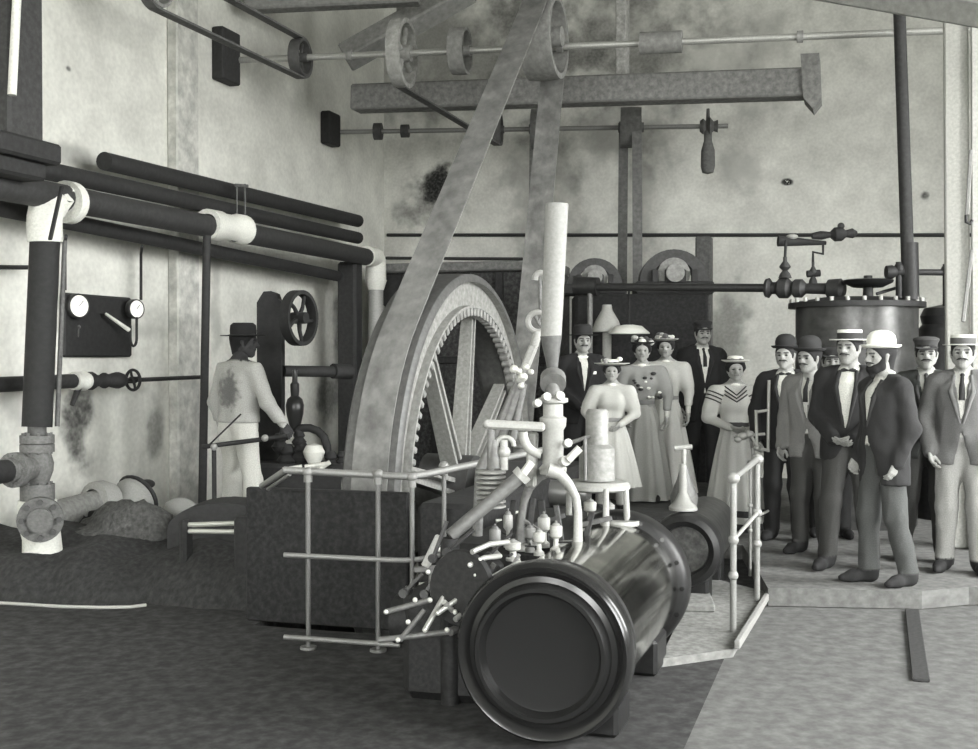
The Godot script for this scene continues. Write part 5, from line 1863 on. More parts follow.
# ------------------------------------------------------------------ people
# a tapered capsule is [a, b, radius at a, radius at b]; the smooth union of many is meshed as surface nets
func nets(prims: Array, k: float, cell: float, colour: Callable, post = null) -> ArrayMesh:
	var n := prims.size()
	var pa := PackedVector3Array()
	var pd := PackedVector3Array()
	var il := PackedFloat32Array()
	var r0 := PackedFloat32Array()
	var r1 := PackedFloat32Array()
	var lo := Vector3.ONE * 1e9
	var hi := -lo
	for p in prims:
		var a: Vector3 = p[0]
		var b: Vector3 = p[1]
		if a.is_equal_approx(b): b += Vector3(0, 0.0005, 0)
		pa.append(a)
		pd.append(b - a)
		il.append(1.0 / (b - a).length_squared())
		r0.append(p[2])
		r1.append(p[3])
		var m := maxf(p[2], p[3]) + k * 0.5 + cell * 1.5
		lo = lo.min(a - Vector3.ONE * m).min(b - Vector3.ONE * m)
		hi = hi.max(a + Vector3.ONE * m).max(b + Vector3.ONE * m)
	const B := 4
	var nbx := int(ceil((hi.x - lo.x) / cell / B)) + 1
	var nby := int(ceil((hi.y - lo.y) / cell / B)) + 1
	var nbz := int(ceil((hi.z - lo.z) / cell / B)) + 1
	var nx := nbx * B
	var ny := nby * B
	var nz := nbz * B
	var g := PackedFloat32Array()
	g.resize(nx * ny * nz)
	g.fill(1.0)
	var half := (B + 1) * cell * 0.5
	var diag := half * 1.7321
	var active := []
	var cut: bool = post != null
	for bz in nbz:
		for by in nby:
			for bx in nbx:
				var c := lo + Vector3(bx * B, by * B, bz * B) * cell + Vector3.ONE * half
				var dm := 1e9
				var ds := []
				for i in n:
					var q := c - pa[i]
					var h := clampf(q.dot(pd[i]) * il[i], 0.0, 1.0)
					var d := (q - pd[i] * h).length() - lerpf(r0[i], r1[i], h)
					ds.append(d)
					if d < dm: dm = d
				if dm > diag + k: continue
				if dm < -diag and not cut:
					for z in B:
						for y in B:
							for x in B: g[(bx * B + x) + nx * ((by * B + y) + ny * (bz * B + z))] = -1.0
					continue
				var near := PackedInt32Array()
				for i in n:
					if ds[i] < dm + 2.0 * diag + k: near.append(i)
				active.append(Vector3i(bx * B, by * B, bz * B))
				for z in B:
					for y in B:
						for x in B:
							var p := lo + Vector3(bx * B + x, by * B + y, bz * B + z) * cell
							var d := 1e9
							for i in near:
								var q := p - pa[i]
								var h := clampf(q.dot(pd[i]) * il[i], 0.0, 1.0)
								var e := (q - pd[i] * h).length() - lerpf(r0[i], r1[i], h)
								var t := k - absf(d - e)
								d = minf(d, e)
								if t > 0.0: d -= t * t * 0.25 / k
							if cut: d = post.call(p, d)
							g[(bx * B + x) + nx * ((by * B + y) + ny * (bz * B + z))] = d
	# vertices
	var index := {}
	var verts := PackedVector3Array()
	var cols := PackedColorArray()
	var off := [0, 1, nx, nx + 1, nx * ny, nx * ny + 1, nx * ny + nx, nx * ny + nx + 1]
	var cv := [Vector3(0, 0, 0), Vector3(1, 0, 0), Vector3(0, 1, 0), Vector3(1, 1, 0), Vector3(0, 0, 1), Vector3(1, 0, 1), Vector3(0, 1, 1), Vector3(1, 1, 1)]
	var edges := [[0, 1], [2, 3], [4, 5], [6, 7], [0, 2], [1, 3], [4, 6], [5, 7], [0, 4], [1, 5], [2, 6], [3, 7]]
	for b in active:
		for z in B:
			for y in B:
				for x in B:
					var ix: int = b.x + x
					var iy: int = b.y + y
					var iz: int = b.z + z
					if ix >= nx - 1 or iy >= ny - 1 or iz >= nz - 1: continue
					var base := ix + nx * (iy + ny * iz)
					var neg := 0
					for o in off:
						if g[base + o] < 0.0: neg += 1
					if neg == 0 or neg == 8: continue
					var s := Vector3.ZERO
					var cnt := 0
					for e in edges:
						var u := g[base + off[e[0]]]
						var v := g[base + off[e[1]]]
						if (u < 0.0) != (v < 0.0):
							s += cv[e[0]].lerp(cv[e[1]], u / (u - v))
							cnt += 1
					var p := lo + (Vector3(ix, iy, iz) + s / cnt) * cell
					index[base] = verts.size()
					verts.append(p)
					cols.append(colour.call(p))
	var tris := PackedInt32Array()
	var step := [1, nx, nx * ny]
	for base in index:
		for ax in 3:
			var u: int = step[(ax + 1) % 3]
			var w: int = step[(ax + 2) % 3]
			var d0 := g[base]
			var d1 := g[base + step[ax]]
			if (d0 < 0.0) == (d1 < 0.0): continue
			if not (index.has(base - u) and index.has(base - w) and index.has(base - u - w)): continue
			var a: int = index[base]
			var b: int = index[base - u]
			var c: int = index[base - u - w]
			var d: int = index[base - w]
			if d0 < 0.0: tris.append_array([a, c, b, a, d, c])
			else: tris.append_array([a, b, c, a, c, d])
	var arr := []
	arr.resize(Mesh.ARRAY_MAX)
	arr[Mesh.ARRAY_VERTEX] = verts
	arr[Mesh.ARRAY_COLOR] = cols
	arr[Mesh.ARRAY_INDEX] = tris
	# smooth normals from the faces
	var nr := PackedVector3Array()
	nr.resize(verts.size())
	for i in range(0, tris.size(), 3):
		var f := (verts[tris[i]] - verts[tris[i + 2]]).cross(verts[tris[i]] - verts[tris[i + 1]])
		nr[tris[i]] += f
		nr[tris[i + 1]] += f
		nr[tris[i + 2]] += f
	for i in nr.size(): nr[i] = nr[i].normalized()
	arr[Mesh.ARRAY_NORMAL] = nr
	var mesh := ArrayMesh.new()
	mesh.add_surface_from_arrays(Mesh.PRIMITIVE_TRIANGLES, arr)
	return mesh

func lin(v: float) -> Color:
	return tone(v).srgb_to_linear()

var head_cache := {}
func head_mesh(female: bool, skin: float) -> ArrayMesh:
	var key := "%s%s" % [female, skin]
	if head_cache.has(key): return head_cache[key]
	var j := 0.9 if female else 1.0
	var prims := [
		[Vector3(0, 0.042, -0.04), Vector3(0, 0.035, 0.022), 0.08, 0.074],
		[Vector3(0, 0.0, 0.03), Vector3(0, -0.055, 0.036), 0.062, 0.05 * j],
		[Vector3(0, -0.07, 0.03), Vector3(0, -0.088, 0.058), 0.046 * j, 0.028 * j],
		[Vector3(-0.04, -0.05, 0.012), Vector3(0, -0.088, 0.05), 0.036 * j, 0.026 * j],
		[Vector3(0.04, -0.05, 0.012), Vector3(0, -0.088, 0.05), 0.036 * j, 0.026 * j],
		[Vector3(-0.038, -0.018, 0.052), Vector3(-0.03, -0.03, 0.056), 0.028, 0.024],
		[Vector3(0.038, -0.018, 0.052), Vector3(0.03, -0.03, 0.056), 0.028, 0.024],
		[Vector3(0, 0.016, 0.09), Vector3(0, -0.024, 0.113), 0.009, 0.0125],
		[Vector3(-0.013, -0.028, 0.1), Vector3(0.013, -0.028, 0.1), 0.01, 0.01],
		[Vector3(-0.036, 0.022, 0.078), Vector3(-0.008, 0.02, 0.088), 0.012, 0.011],
		[Vector3(0.036, 0.022, 0.078), Vector3(0.008, 0.02, 0.088), 0.012, 0.011],
		[Vector3(-0.017, -0.055, 0.084), Vector3(0.017, -0.055, 0.084), 0.009, 0.009],
		[Vector3(-0.078, 0.008, -0.004), Vector3(-0.076, -0.028, 0.0), 0.014, 0.011],
		[Vector3(0.078, 0.008, -0.004), Vector3(0.076, -0.028, 0.0), 0.014, 0.011],
		[Vector3(0, -0.05, -0.025), Vector3(0, -0.2, -0.04), 0.052 * j, 0.056 * j]]
	var sk := lin(skin)
	var darker := lin(skin * 0.38)
	var lip := lin(skin * 0.8)
	var brow := lin(skin * 0.5)
	var col := func(p: Vector3) -> Color:
		var ax := absf(p.x)
		if p.z > 0.055:
			if Vector2(ax - 0.031, (p.y - 0.001) * 1.5).length() < 0.0125: return darker
			if p.y > 0.018 and p.y < 0.031 and ax > 0.012 and ax < 0.052 and not female: return brow
			if p.y > -0.062 and p.y < -0.047 and ax < 0.024 and p.z > 0.075: return lip
		return sk
	var post := func(p: Vector3, d: float) -> float:
		var ax := absf(p.x)
		var e := Vector3(ax - 0.031, p.y - 0.001, p.z - 0.1).length() - 0.02
		return maxf(d, -e)
	var m := nets(prims, 0.018, 0.0065, col, post)
	head_cache[key] = m
	return m

func hair_mesh(female: bool, v: float) -> ArrayMesh:
	var key := "hair%s%s" % [female, v]
	if head_cache.has(key): return head_cache[key]
	var g := 0.02 if female else 0.006
	var prims := [[Vector3(0, 0.042, -0.04), Vector3(0, 0.035, 0.022), 0.08 + g, 0.074 + g]]
	if female:
		prims.append([Vector3(0, 0.05, -0.11), Vector3(0, 0.02, -0.11), 0.04, 0.04])
		prims.append([Vector3(-0.07, 0.02, 0.0), Vector3(-0.03, 0.09, 0.05), 0.035, 0.03])
		prims.append([Vector3(0.07, 0.02, 0.0), Vector3(0.03, 0.09, 0.05), 0.035, 0.03])
	else:
		prims.append([Vector3(0, -0.01, -0.06), Vector3(0, -0.075, -0.055), 0.058, 0.05])
		prims.append([Vector3(-0.068, 0.0, 0.018), Vector3(-0.066, -0.02, 0.02), 0.012, 0.01])
		prims.append([Vector3(0.068, 0.0, 0.018), Vector3(0.066, -0.02, 0.02), 0.012, 0.01])
	var hc := lin(v)
	var post := func(p: Vector3, d: float) -> float:
		var f := (p.z - 0.03) * 0.776 - (p.y + 0.015) * 0.63
		return maxf(d, maxf(f, -0.1 - p.y))
	var m := nets(prims, 0.02, 0.008, func(_p: Vector3) -> Color: return hc, post)
	head_cache[key] = m
	return m

func hand_mesh(side: float, curl: float, skin: float) -> ArrayMesh:
	var key := "hand%s%s%s" % [side, curl, skin]
	if head_cache.has(key): return head_cache[key]
	# wrist at the origin, fingers run along -y, palm faces +z, thumb towards +x * side
	var prims := []
	var xs := [-0.03, -0.01, 0.011, 0.031]
	var ln := [0.058, 0.073, 0.079, 0.07]
	prims.append([Vector3(0, 0.03, 0), Vector3(0, -0.02, 0), 0.026, 0.026])
	for i in 4:
		var x: float = xs[i] * side
		var k0 := Vector3(x, -0.088 + absf(xs[i]) * 0.15, 0.0)
		prims.append([Vector3(x * 0.75, -0.015, 0), k0, 0.015, 0.0125])
		var a := curl * 0.55
		var p := k0
		for s in 3:
			var l: float = ln[i] * [0.45, 0.32, 0.23][s]
			var q := p + Vector3(x * 0.08 * (1.0 - curl * 0.5), -cos(a), sin(a)) * l
			prims.append([p, q, 0.0098 - s * 0.0009, 0.0092 - s * 0.0009])
			p = q
			a += curl * (0.85 if s == 0 else 0.6)
	var t0 := Vector3(0.022 * side, -0.022, 0.006)
	var t1 := Vector3(0.048 * side, -0.052, 0.018 + 0.01 * curl)
	var t2 := Vector3((0.058 - 0.018 * curl) * side, -0.08, 0.026 + 0.02 * curl)
	var t3 := Vector3((0.058 - 0.034 * curl) * side, -0.1, 0.03 + 0.026 * curl)
	prims.append([t0, t1, 0.016, 0.0125])
	prims.append([t1, t2, 0.0118, 0.0105])
	prims.append([t2, t3, 0.0102, 0.0085])
	var c := lin(skin)
	var m := nets(prims, 0.007, 0.005, func(_p: Vector3) -> Color: return c)
	head_cache[key] = m
	return m

func add_mesh(called: String, m: Mesh, material: Material, parent: Node, t := Transform3D(), label := "") -> MeshInstance3D:
	var o := MeshInstance3D.new()
	o.mesh = m
	o.material_override = material
	o.name = called
	parent.add_child(o, true)
	o.transform = t
	if label: o.set_meta("label", label)
	return o
func local_part(called: String, st: SurfaceTool, m: Material, parent: Node, t := Transform3D(), label := "") -> MeshInstance3D:
	st.generate_normals()
	return add_mesh(called, st.commit(), m, parent, t, label)

func hat(kind: String, v: float, band: float, parent: Node, t: Transform3D) -> void:
	var felt := mat(v, 0.9, 0.0, "", 1)
	var ribbon := mat(band, 0.8, 0.0, "", 1)
	var st := S()
	var root: MeshInstance3D
	var oval := Transform3D(Basis.from_scale(Vector3(0.93, 1, 1.1)), Vector3(0, 0.062, -0.01))
	if kind == "bowler":
		lathe(st, oval, [Vector2(0.094, 0.006), Vector2(0.096, 0.03), Vector2(0.098, 0.06), Vector2(0.09, 0.09), Vector2(0.07, 0.114), Vector2(0.04, 0.127), Vector2(0, 0.131)], 28)
		root = local_part("hat", st, felt, parent, t)
		st = S()
		lathe(st, oval, [Vector2(0.09, 0.0), Vector2(0.115, 0.002), Vector2(0.13, 0.012), Vector2(0.136, 0.024), Vector2(0.132, 0.026), Vector2(0.124, 0.014), Vector2(0.11, 0.008), Vector2(0.09, 0.008)], 28)
		local_part("brim", st, felt, root)
		st = S()
		lathe(st, oval, [Vector2(0.094, 0.008), Vector2(0.1, 0.008), Vector2(0.1, 0.03), Vector2(0.096, 0.03)], 28)
		local_part("hat_band", st, ribbon, root)
	elif kind == "boater":
		lathe(st, oval, [Vector2(0.093, 0.0), Vector2(0.093, 0.07), Vector2(0.089, 0.074), Vector2(0, 0.075)], 28)
		root = local_part("hat", st, felt, parent, t)
		st = S()
		lathe(st, oval, [Vector2(0.085, -0.003), Vector2(0.15, -0.004), Vector2(0.153, 0.0), Vector2(0.15, 0.004), Vector2(0.085, 0.005)], 32)
		local_part("brim", st, felt, root)
		st = S()
		lathe(st, oval, [Vector2(0.093, 0.005), Vector2(0.0955, 0.006), Vector2(0.0955, 0.05), Vector2(0.093, 0.051)], 28)
		local_part("hat_band", st, ribbon, root)
	elif kind == "cap":
		lathe(st, oval, [Vector2(0.09, -0.01), Vector2(0.094, 0.025), Vector2(0.108, 0.05), Vector2(0.104, 0.064), Vector2(0.07, 0.078), Vector2(0, 0.082)], 28)
		root = local_part("hat", st, felt, parent, t)
		st = S()
		var pk := PackedVector2Array()
		for i in 13:
			var u := PI * i / 12.0
			pk.append(Vector2(cos(u) * 0.085, sin(u) * 0.06))
		plate(st, Transform3D(Basis(Vector3.RIGHT, Vector3(0, -0.35, 1).normalized(), Vector3(0, -1, -0.35).normalized()), Vector3(0, 0.056, 0.075)), pk, 0.006)
		local_part("peak", st, felt, root)
	elif kind == "slouch":
		lathe(st, oval, [Vector2(0.098, 0.0), Vector2(0.1, 0.04), Vector2(0.096, 0.085), Vector2(0.075, 0.105), Vector2(0.03, 0.1), Vector2(0, 0.095)], 28)
		root = local_part("hat", st, felt, parent, t)
		st = S()
		lathe(st, oval, [Vector2(0.09, 0.004), Vector2(0.13, -0.006), Vector2(0.17, -0.002), Vector2(0.172, 0.003), Vector2(0.13, 0.002), Vector2(0.09, 0.012)], 28)
		local_part("brim", st, felt, root)
	else:
		# lady's hat: wide brim, low crown, trimmings
		var br := 0.22 if kind == "wide" else 0.15
		lathe(st, oval, [Vector2(0.09, 0.01), Vector2(0.085, 0.06), Vector2(0.07, 0.075), Vector2(0, 0.08)], 28)
		root = local_part("hat", st, felt, parent, t)
		st = S()
		lathe(st, oval, [Vector2(0.08, 0.01), Vector2(br * 0.7, 0.012), Vector2(br, 0.03), Vector2(br * 1.01, 0.036), Vector2(br * 0.7, 0.02), Vector2(0.08, 0.018)], 32)
		local_part("brim", st, felt, root)
		st = S()
		lathe(st, oval, [Vector2(0.09, 0.014), Vector2(0.095, 0.016), Vector2(0.092, 0.045), Vector2(0.087, 0.045)], 28)
		local_part("hat_band", st, ribbon, root)
		if kind != "sailor":
			var rng := RandomNumberGenerator.new()
			rng.seed = int(v * 100) + int(band * 10)
			for i in 9:
				st = S()
				var u := rng.randf() * TAU
				ball(st, Vector3(cos(u) * 0.09, 0.09 + rng.randf() * 0.06, sin(u) * 0.09), rng.randf_range(0.025, 0.045), 0.8, 8)
				local_part("flower", st, mat([0.85, 0.3, 0.6][i % 3], 0.9, 0.0, "", 1), root)

func skirt_mesh(waist_y: float, waist_r: float, hem_y: float, hem_r: float, folds: int, c: Color, band: Color) -> ArrayMesh:
	var st := S()
	sg += 1
	st.set_smooth_group(sg)
	var n := 72
	var rows := 16
	var rings := []
	for j in rows + 1:
		var v := float(j) / rows
		var ring := []
		for i in n:
			var u := TAU * i / n
			var r := lerpf(waist_r, hem_r, pow(v, 0.62) * 0.7 + v * 0.3)
			r += (0.03 * v + 0.004) * sin(u * folds + 0.7 * sin(u * 2.0)) + 0.012 * v * sin(u * 5.0 + 1.0)
			ring.append(Vector3(cos(u) * r, lerpf(waist_y, hem_y, v), sin(u) * r * 0.85 - 0.02 * v))
		rings.append(ring)
	for j in rows:
		st.set_color(band if (j == 13 or j == 15) else c)
		for i in n:
			var i2 := (i + 1) % n
			quad(st, rings[j + 1][i], rings[j + 1][i2], rings[j][i2], rings[j][i])
	st.generate_normals()
	return st.commit()

# o: at (feet), face (0 looks at the camera, -90 to picture left), h (height without hat), colours as sRGB greys
func person(label: String, o: Dictionary) -> void:
	var female: bool = o.get("female", false)
	var s: float = o.h / 1.75
	var root := thing("person", label, "person", o.at)
	root.rotation.y = 0.29985 + deg_to_rad(o.get("face", 0.0))
	var skin: float = o.get("skin", 0.66)
	var lean: float = o.get("lean", 0.0)
	var twist: float = deg_to_rad(o.get("turn", 0.0))
	var up := func(p: Vector3) -> Vector3:
		# upper body bends and turns about the hips
		var w := smoothstep(0.85, 1.15, p.y)
		var q := p - Vector3(0, 0.95, 0)
		q = q.rotated(Vector3.RIGHT, lean * w).rotated(Vector3.UP, twist * w)
		return q + Vector3(0, 0.95, 0)
	var torso := []
	if female:
		torso = [[Vector3(-0.06, 1.32, 0.0), Vector3(-0.045, 1.07, 0), 0.095, 0.078], [Vector3(0.06, 1.32, 0.0), Vector3(0.045, 1.07, 0), 0.095, 0.078],
			[Vector3(-0.055, 1.27, 0.05), Vector3(0.055, 1.27, 0.05), 0.075, 0.075],
			[Vector3(-0.14, 1.40, -0.01), Vector3(0.14, 1.40, -0.01), 0.052, 0.052],
			[Vector3(-0.045, 1.02, 0), Vector3(-0.06, 0.86, 0), 0.08, 0.085], [Vector3(0.045, 1.02, 0), Vector3(0.06, 0.86, 0), 0.08, 0.085]]
	else:
		torso = [[Vector3(-0.075, 1.32, 0), Vector3(-0.065, 1.0, 0.005), 0.112, 0.105], [Vector3(0.075, 1.32, 0), Vector3(0.065, 1.0, 0.005), 0.112, 0.105],
			[Vector3(0, 1.34, 0.02), Vector3(0, 1.02, 0.03), 0.115, 0.112],
			[Vector3(-0.155, 1.41, -0.01), Vector3(0.155, 1.41, -0.01), 0.062, 0.062],
			[Vector3(-0.075, 0.97, 0), Vector3(-0.09, 0.86, 0), 0.108, 0.1], [Vector3(0.075, 0.97, 0), Vector3(0.09, 0.86, 0), 0.108, 0.1]]
	torso.append([Vector3(-0.11, 1.425, -0.02), Vector3(0, 1.49, -0.02), 0.05, 0.05])
	torso.append([Vector3(0.11, 1.425, -0.02), Vector3(0, 1.49, -0.02), 0.05, 0.05])
	var sh := 0.165 if female else 0.19
	# arms: elbow and wrist for each side (+1 is the figure's own left, picture right when facing the camera)
	var arms: Array = o.get("arms", [[Vector3(-0.25, 1.13, -0.02), Vector3(-0.25, 0.89, 0.06)], [Vector3(0.25, 1.13, -0.02), Vector3(0.25, 0.89, 0.06)]])
	var arm_prims := []
	for i in 2:
		var sd := -1.0 if i == 0 else 1.0
		var shoulder := Vector3(sh * sd, 1.40, -0.01)
		if female and o.get("puff", true):
			arm_prims.append([shoulder + Vector3(0.02 * sd, -0.02, 0), shoulder.lerp(arms[i][0], 0.7), 0.085, 0.075])
		arm_prims.append([shoulder, arms[i][0], 0.058 if not female else 0.05, 0.046 if not female else 0.042])
		arm_prims.append([arms[i][0], arms[i][1], 0.046 if not female else 0.04, 0.034 if not female else 0.028])
	var legs := []
	var feet: Array = o.get("feet", [Vector3(-0.12, 0, 0.0), Vector3(0.12, 0, 0.04)])
	for i in 2:
		var sd := -1.0 if i == 0 else 1.0
		var ank: Vector3 = feet[i] + Vector3(0, 0.09, -0.02)
		var hip := Vector3(0.09 * sd, 0.9, 0)
		var knee := hip.lerp(ank, 0.5) + Vector3(0, 0.0, 0.035)
		legs.append([hip if not female else Vector3(0.06 * sd, 0.88, 0), knee, 0.1 if not female else 0.08, 0.078])
		legs.append([knee, ank + Vector3(0, 0.02, 0), 0.077, 0.07])
	var shoes := []
	for i in 2:
		var sd := -1.0 if i == 0 else 1.0
		var f: Vector3 = feet[i]
		shoes.append([f + Vector3(0, 0.05, -0.05), f + Vector3(0.03 * sd, 0.042, 0.1), 0.045, 0.042])
		shoes.append([f + Vector3(0.03 * sd, 0.042, 0.1), f + Vector3(0.045 * sd, 0.032, 0.18), 0.042, 0.028])
		shoes.append([f + Vector3(0, 0.05, -0.03), f + Vector3(0, 0.12, -0.02), 0.045, 0.05])
	var head_at: Vector3 = up.call(Vector3(0, 1.625, 0.035)) + o.get("head_shift", Vector3.ZERO)
	var neck := [[up.call(Vector3(0, 1.44, -0.015)), head_at + Vector3(0, -0.11, -0.03), 0.056, 0.05]]
	var bent := func(list: Array) -> Array:
		var out := []
		for p in list: out.append([up.call(p[0]), up.call(p[1]), p[2], p[3]])
		return out
	var arms_b := []
	for p in arm_prims: arms_b.append([up.call(p[0]), up.call(p[1]), p[2], p[3]])
	var shirt := lin(o.get("shirt", 0.85))
	var trouser := lin(o.get("trousers", o.get("dress", 0.3)))
	var shoe := lin(o.get("shoe", 0.16))
	var skin_c := lin(skin)
	var vest := lin(o.get("vest", o.get("shirt", 0.85)))
	var neck_y: float = up.call(Vector3(0, 1.475, 0)).y
	var body_col := func(p: Vector3) -> Color:
		if p.y > neck_y: return skin_c
		if p.y < 0.1: return shoe
		if p.y < 1.0 and absf(p.x) < 0.24: return trouser
		if p.y < 1.22: return vest
		return shirt
	# the whole figure in one mesh, head and hands added on finer grids
	var st := S()
	st.set_smooth_group(0)
	var all: Array = bent.call(torso) + arms_b + legs + shoes + neck
	var crease := FastNoiseLite.new()
	crease.frequency = 4.5
	crease.seed = int(o.h * 700.0)
	var folds := func(p: Vector3, d: float) -> float:
		if p.y > 0.92 or p.y < 0.09: return d
		return d + 0.016 * crease.get_noise_3d(p.x * 2.0, p.y * 0.8, p.z * 2.0)
	var body: ArrayMesh
	if female: body = nets(all, 0.035, 0.019, body_col)
	else: body = nets(all, 0.035, 0.019, body_col, folds)
	st.append_from(body, 0, Transform3D())
	var ht := Transform3D(Basis.from_euler(Vector3(o.get("nod", 0.0), deg_to_rad(o.get("look", 0.0)), o.get("tilt", 0.0))), head_at)
	st.append_from(head_mesh(female, skin), 0, ht)
	for i in 2:
		var sd := -1.0 if i == 0 else 1.0
		var el: Vector3 = up.call(arms[i][0])
		var wr: Vector3 = up.call(arms[i][1])
		var y := (el - wr).normalized()
		if o.has("hand_aim"): y = (y * 0.5 - o.hand_aim[i]).normalized()
		var inward := Vector3(-sd, 0, 0.25)
		if o.has("palms"): inward = o.palms[i]
		var z := (inward - y * inward.dot(y)).normalized()
		# palm faces inward, thumb forward
		var x := y.cross(z)
		st.append_from(hand_mesh(-sd if true else sd, o.get("curl", 0.62), skin), 0, Transform3D(Basis(x, y, z), wr))
	var scl := Transform3D(Basis.from_scale(Vector3.ONE * s), Vector3.ZERO)
	add_mesh("body", st.commit(), vmat(0.85), root, scl)
	# hair and hat
	add_mesh("hair", hair_mesh(female, o.get("hair", 0.16)), vmat(0.9), root, scl * ht)
	if o.has("hat"): hat(o.hat, o.hat_v, o.get("band", 0.15), root, scl * ht * Transform3D(Basis.from_euler(Vector3(o.get("hat_nod", 0.0), 0, o.get("hat_tilt", 0.0))), Vector3.ZERO))
	if o.get("moustache", false):
		st = S()
		sweep(st, [Vector3(-0.04, -0.05, 0.074), Vector3(-0.024, -0.043, 0.094), Vector3(-0.008, -0.037, 0.104), Vector3(0.008, -0.037, 0.104), Vector3(0.024, -0.043, 0.094), Vector3(0.04, -0.05, 0.074)], [0.002, 0.007, 0.008, 0.008, 0.007, 0.002], 8)
		local_part("moustache", st, mat(0.2, 0.9, 0.0, "", 1), root, scl * ht)
	if o.get("beard", false):
		var hc := lin(0.14)
		var bm := nets([[Vector3(-0.055, -0.035, 0.03), Vector3(-0.03, -0.085, 0.05), 0.022, 0.03], [Vector3(0.055, -0.035, 0.03), Vector3(0.03, -0.085, 0.05), 0.022, 0.03], [Vector3(-0.025, -0.085, 0.062), Vector3(0.025, -0.085, 0.062), 0.032, 0.032], [Vector3(0, -0.1, 0.065), Vector3(0, -0.13, 0.07), 0.032, 0.02], [Vector3(-0.066, 0.0, 0.012), Vector3(-0.05, -0.07, 0.02), 0.014, 0.03], [Vector3(0.066, 0.0, 0.012), Vector3(0.05, -0.07, 0.02), 0.014, 0.03]], 0.02, 0.008, func(_p: Vector3) -> Color: return hc)
		add_mesh("beard", bm, vmat(0.9), root, scl * ht)
	# clothes
	if female:
		var dress: float = o.get("dress", 0.75)
		var blouse := []
		for p in bent.call(torso) + arms_b: blouse.append([p[0], p[1], p[2] + 0.012, p[3] + 0.012])
		var dc := lin(o.get("blouse", dress))
		var cut := func(p: Vector3, d: float) -> float:
			return maxf(maxf(d, 0.98 - p.y), p.y - neck_y + 0.005)
		add_mesh("blouse", nets(blouse, 0.035, 0.018, func(_p: Vector3) -> Color: return dc, cut), vmat(0.9), root, scl)
		var sk := skirt_mesh(1.07, 0.115, o.get("hem", 0.02), o.get("hem_r", 0.32), 11, lin(dress), lin(o.get("skirt_band", dress)))
		add_mesh("skirt", sk, vmat(0.9), root, scl)
		st = S()
		lathe(st, Transform3D(Basis.from_scale(Vector3(1.15, 1, 0.92)), Vector3(0, 1.07, 0)), [Vector2(0.115, -0.025), Vector2(0.125, -0.02), Vector2(0.122, 0.02), Vector2(0.112, 0.025)], 28)
		local_part("belt", st, mat(o.get("sash", dress * 0.6), 0.8, 0.0, "", 1), root, scl)
		st = S()
		lathe(st, place(up.call(Vector3(0, 1.465, -0.012))), [Vector2(0.07, 0.0), Vector2(0.064, 0.035), Vector2(0.058, 0.045), Vector2(0.056, 0.0)], 20)
		local_part("collar", st, mat(o.get("collar", 0.85), 0.9, 0.0, "", 1), root, scl)
		if o.get("stripes", false):
			for k in 3:
				st = S()
				var w := 0.012
				var y0 := 1.455 - k * 0.022
				var pts := []
				for i in 9:
					var x := (i - 4) / 4.0
					var rr := 0.105 + k * 0.014
					pts.append(Vector3(x * rr, y0 - 0.085 * (1.0 - absf(x)) - 0.012 * k, 0.062 + 0.07 * (1.0 - x * x) - 0.02 * absf(x) + 0.006 * k))
				sweep(st, pts, 0.007, 6)
				local_part("collar_stripe", st, mat(0.15, 0.9, 0.0, "", 1), root, scl)
			for i in 2:
				var sd := -1.0 if i == 0 else 1.0
				for k in 3:
					st = S()
					var a: Vector3 = Vector3(sh * sd, 1.40, -0.01)
					var b: Vector3 = arms[i][0]
					var c := a.lerp(b, 0.12 + k * 0.13)
					torus(st, frame(c, b), 0.1 - k * 0.002, 0.007, 24, 6)
					local_part("sleeve_stripe", st, mat(0.15, 0.9, 0.0, "", 1), root, scl)
		if o.get("pattern", false):
			var rng := RandomNumberGenerator.new()
			rng.seed = 9
			for i in 22:
				st = S()
				var u := rng.randf_range(-1.4, 1.4)
				var y := rng.randf_range(1.1, 1.42)
				var p := Vector3(sin(u) * 0.17, y, cos(u) * 0.13)
				if absf(u) > 0.9: p.x *= 1.25
				ball(st, p, rng.randf_range(0.018, 0.03), 0.7, 8)
				local_part("rosette", st, mat([0.2, 0.85][i % 2], 0.9, 0.0, "", 1), root, scl)
	elif o.has("coat"):
		var cv: float = o.coat
		var coat := []
		for p in bent.call(torso) + arms_b: coat.append([p[0], p[1], p[2] + 0.017, p[3] + 0.016])
		var hem: float = o.get("hem", 0.80)
		coat.append([Vector3(-0.085, 1.0, -0.01), Vector3(-0.105, hem - 0.1, -0.01), 0.118, 0.118])
		coat.append([Vector3(0.085, 1.0, -0.01), Vector3(0.105, hem - 0.1, -0.01), 0.118, 0.118])
		var open: float = o.get("open", 0.05)
		var fall: float = o.get("cutaway", 0.2)
		var button: float = o.get("button", 1.1)
		var inv := Basis(Vector3.UP, -twist)
		var wr_n := FastNoiseLite.new()
		wr_n.frequency = 5.0
		wr_n.seed = int(o.h * 1000.0)
		var cut := func(p: Vector3, d: float) -> float:
			d = maxf(d, hem - p.y)
			d = maxf(d + 0.012 * wr_n.get_noise_3d(p.x * 2.2, p.y * 1.2, p.z * 2.2), p.y - neck_y - 0.03)
			var q := inv * p
			var w: float
			if q.y > button: w = open * (q.y - button) / (1.45 - button)
			else: w = (button - q.y) * fall - 0.006
			return maxf(d, -maxf(absf(q.x) - w, 0.02 - q.z - lean * 0.3))
		var cc := lin(cv)
		var cm := add_mesh("jacket", nets(coat, 0.03, 0.0165, func(_p: Vector3) -> Color: return cc, cut), vmat(0.92), root, scl)
		# collar, lapels, tie
		st = S()
		lathe(st, place(up.call(Vector3(0, 1.468, -0.014))), [Vector2(0.068, -0.01), Vector2(0.064, 0.052), Vector2(0.06, 0.052), Vector2(0.058, 0.0)], 20)
		local_part("shirt_collar", st, mat(0.9, 0.9, 0.0, "", 1), root, scl)
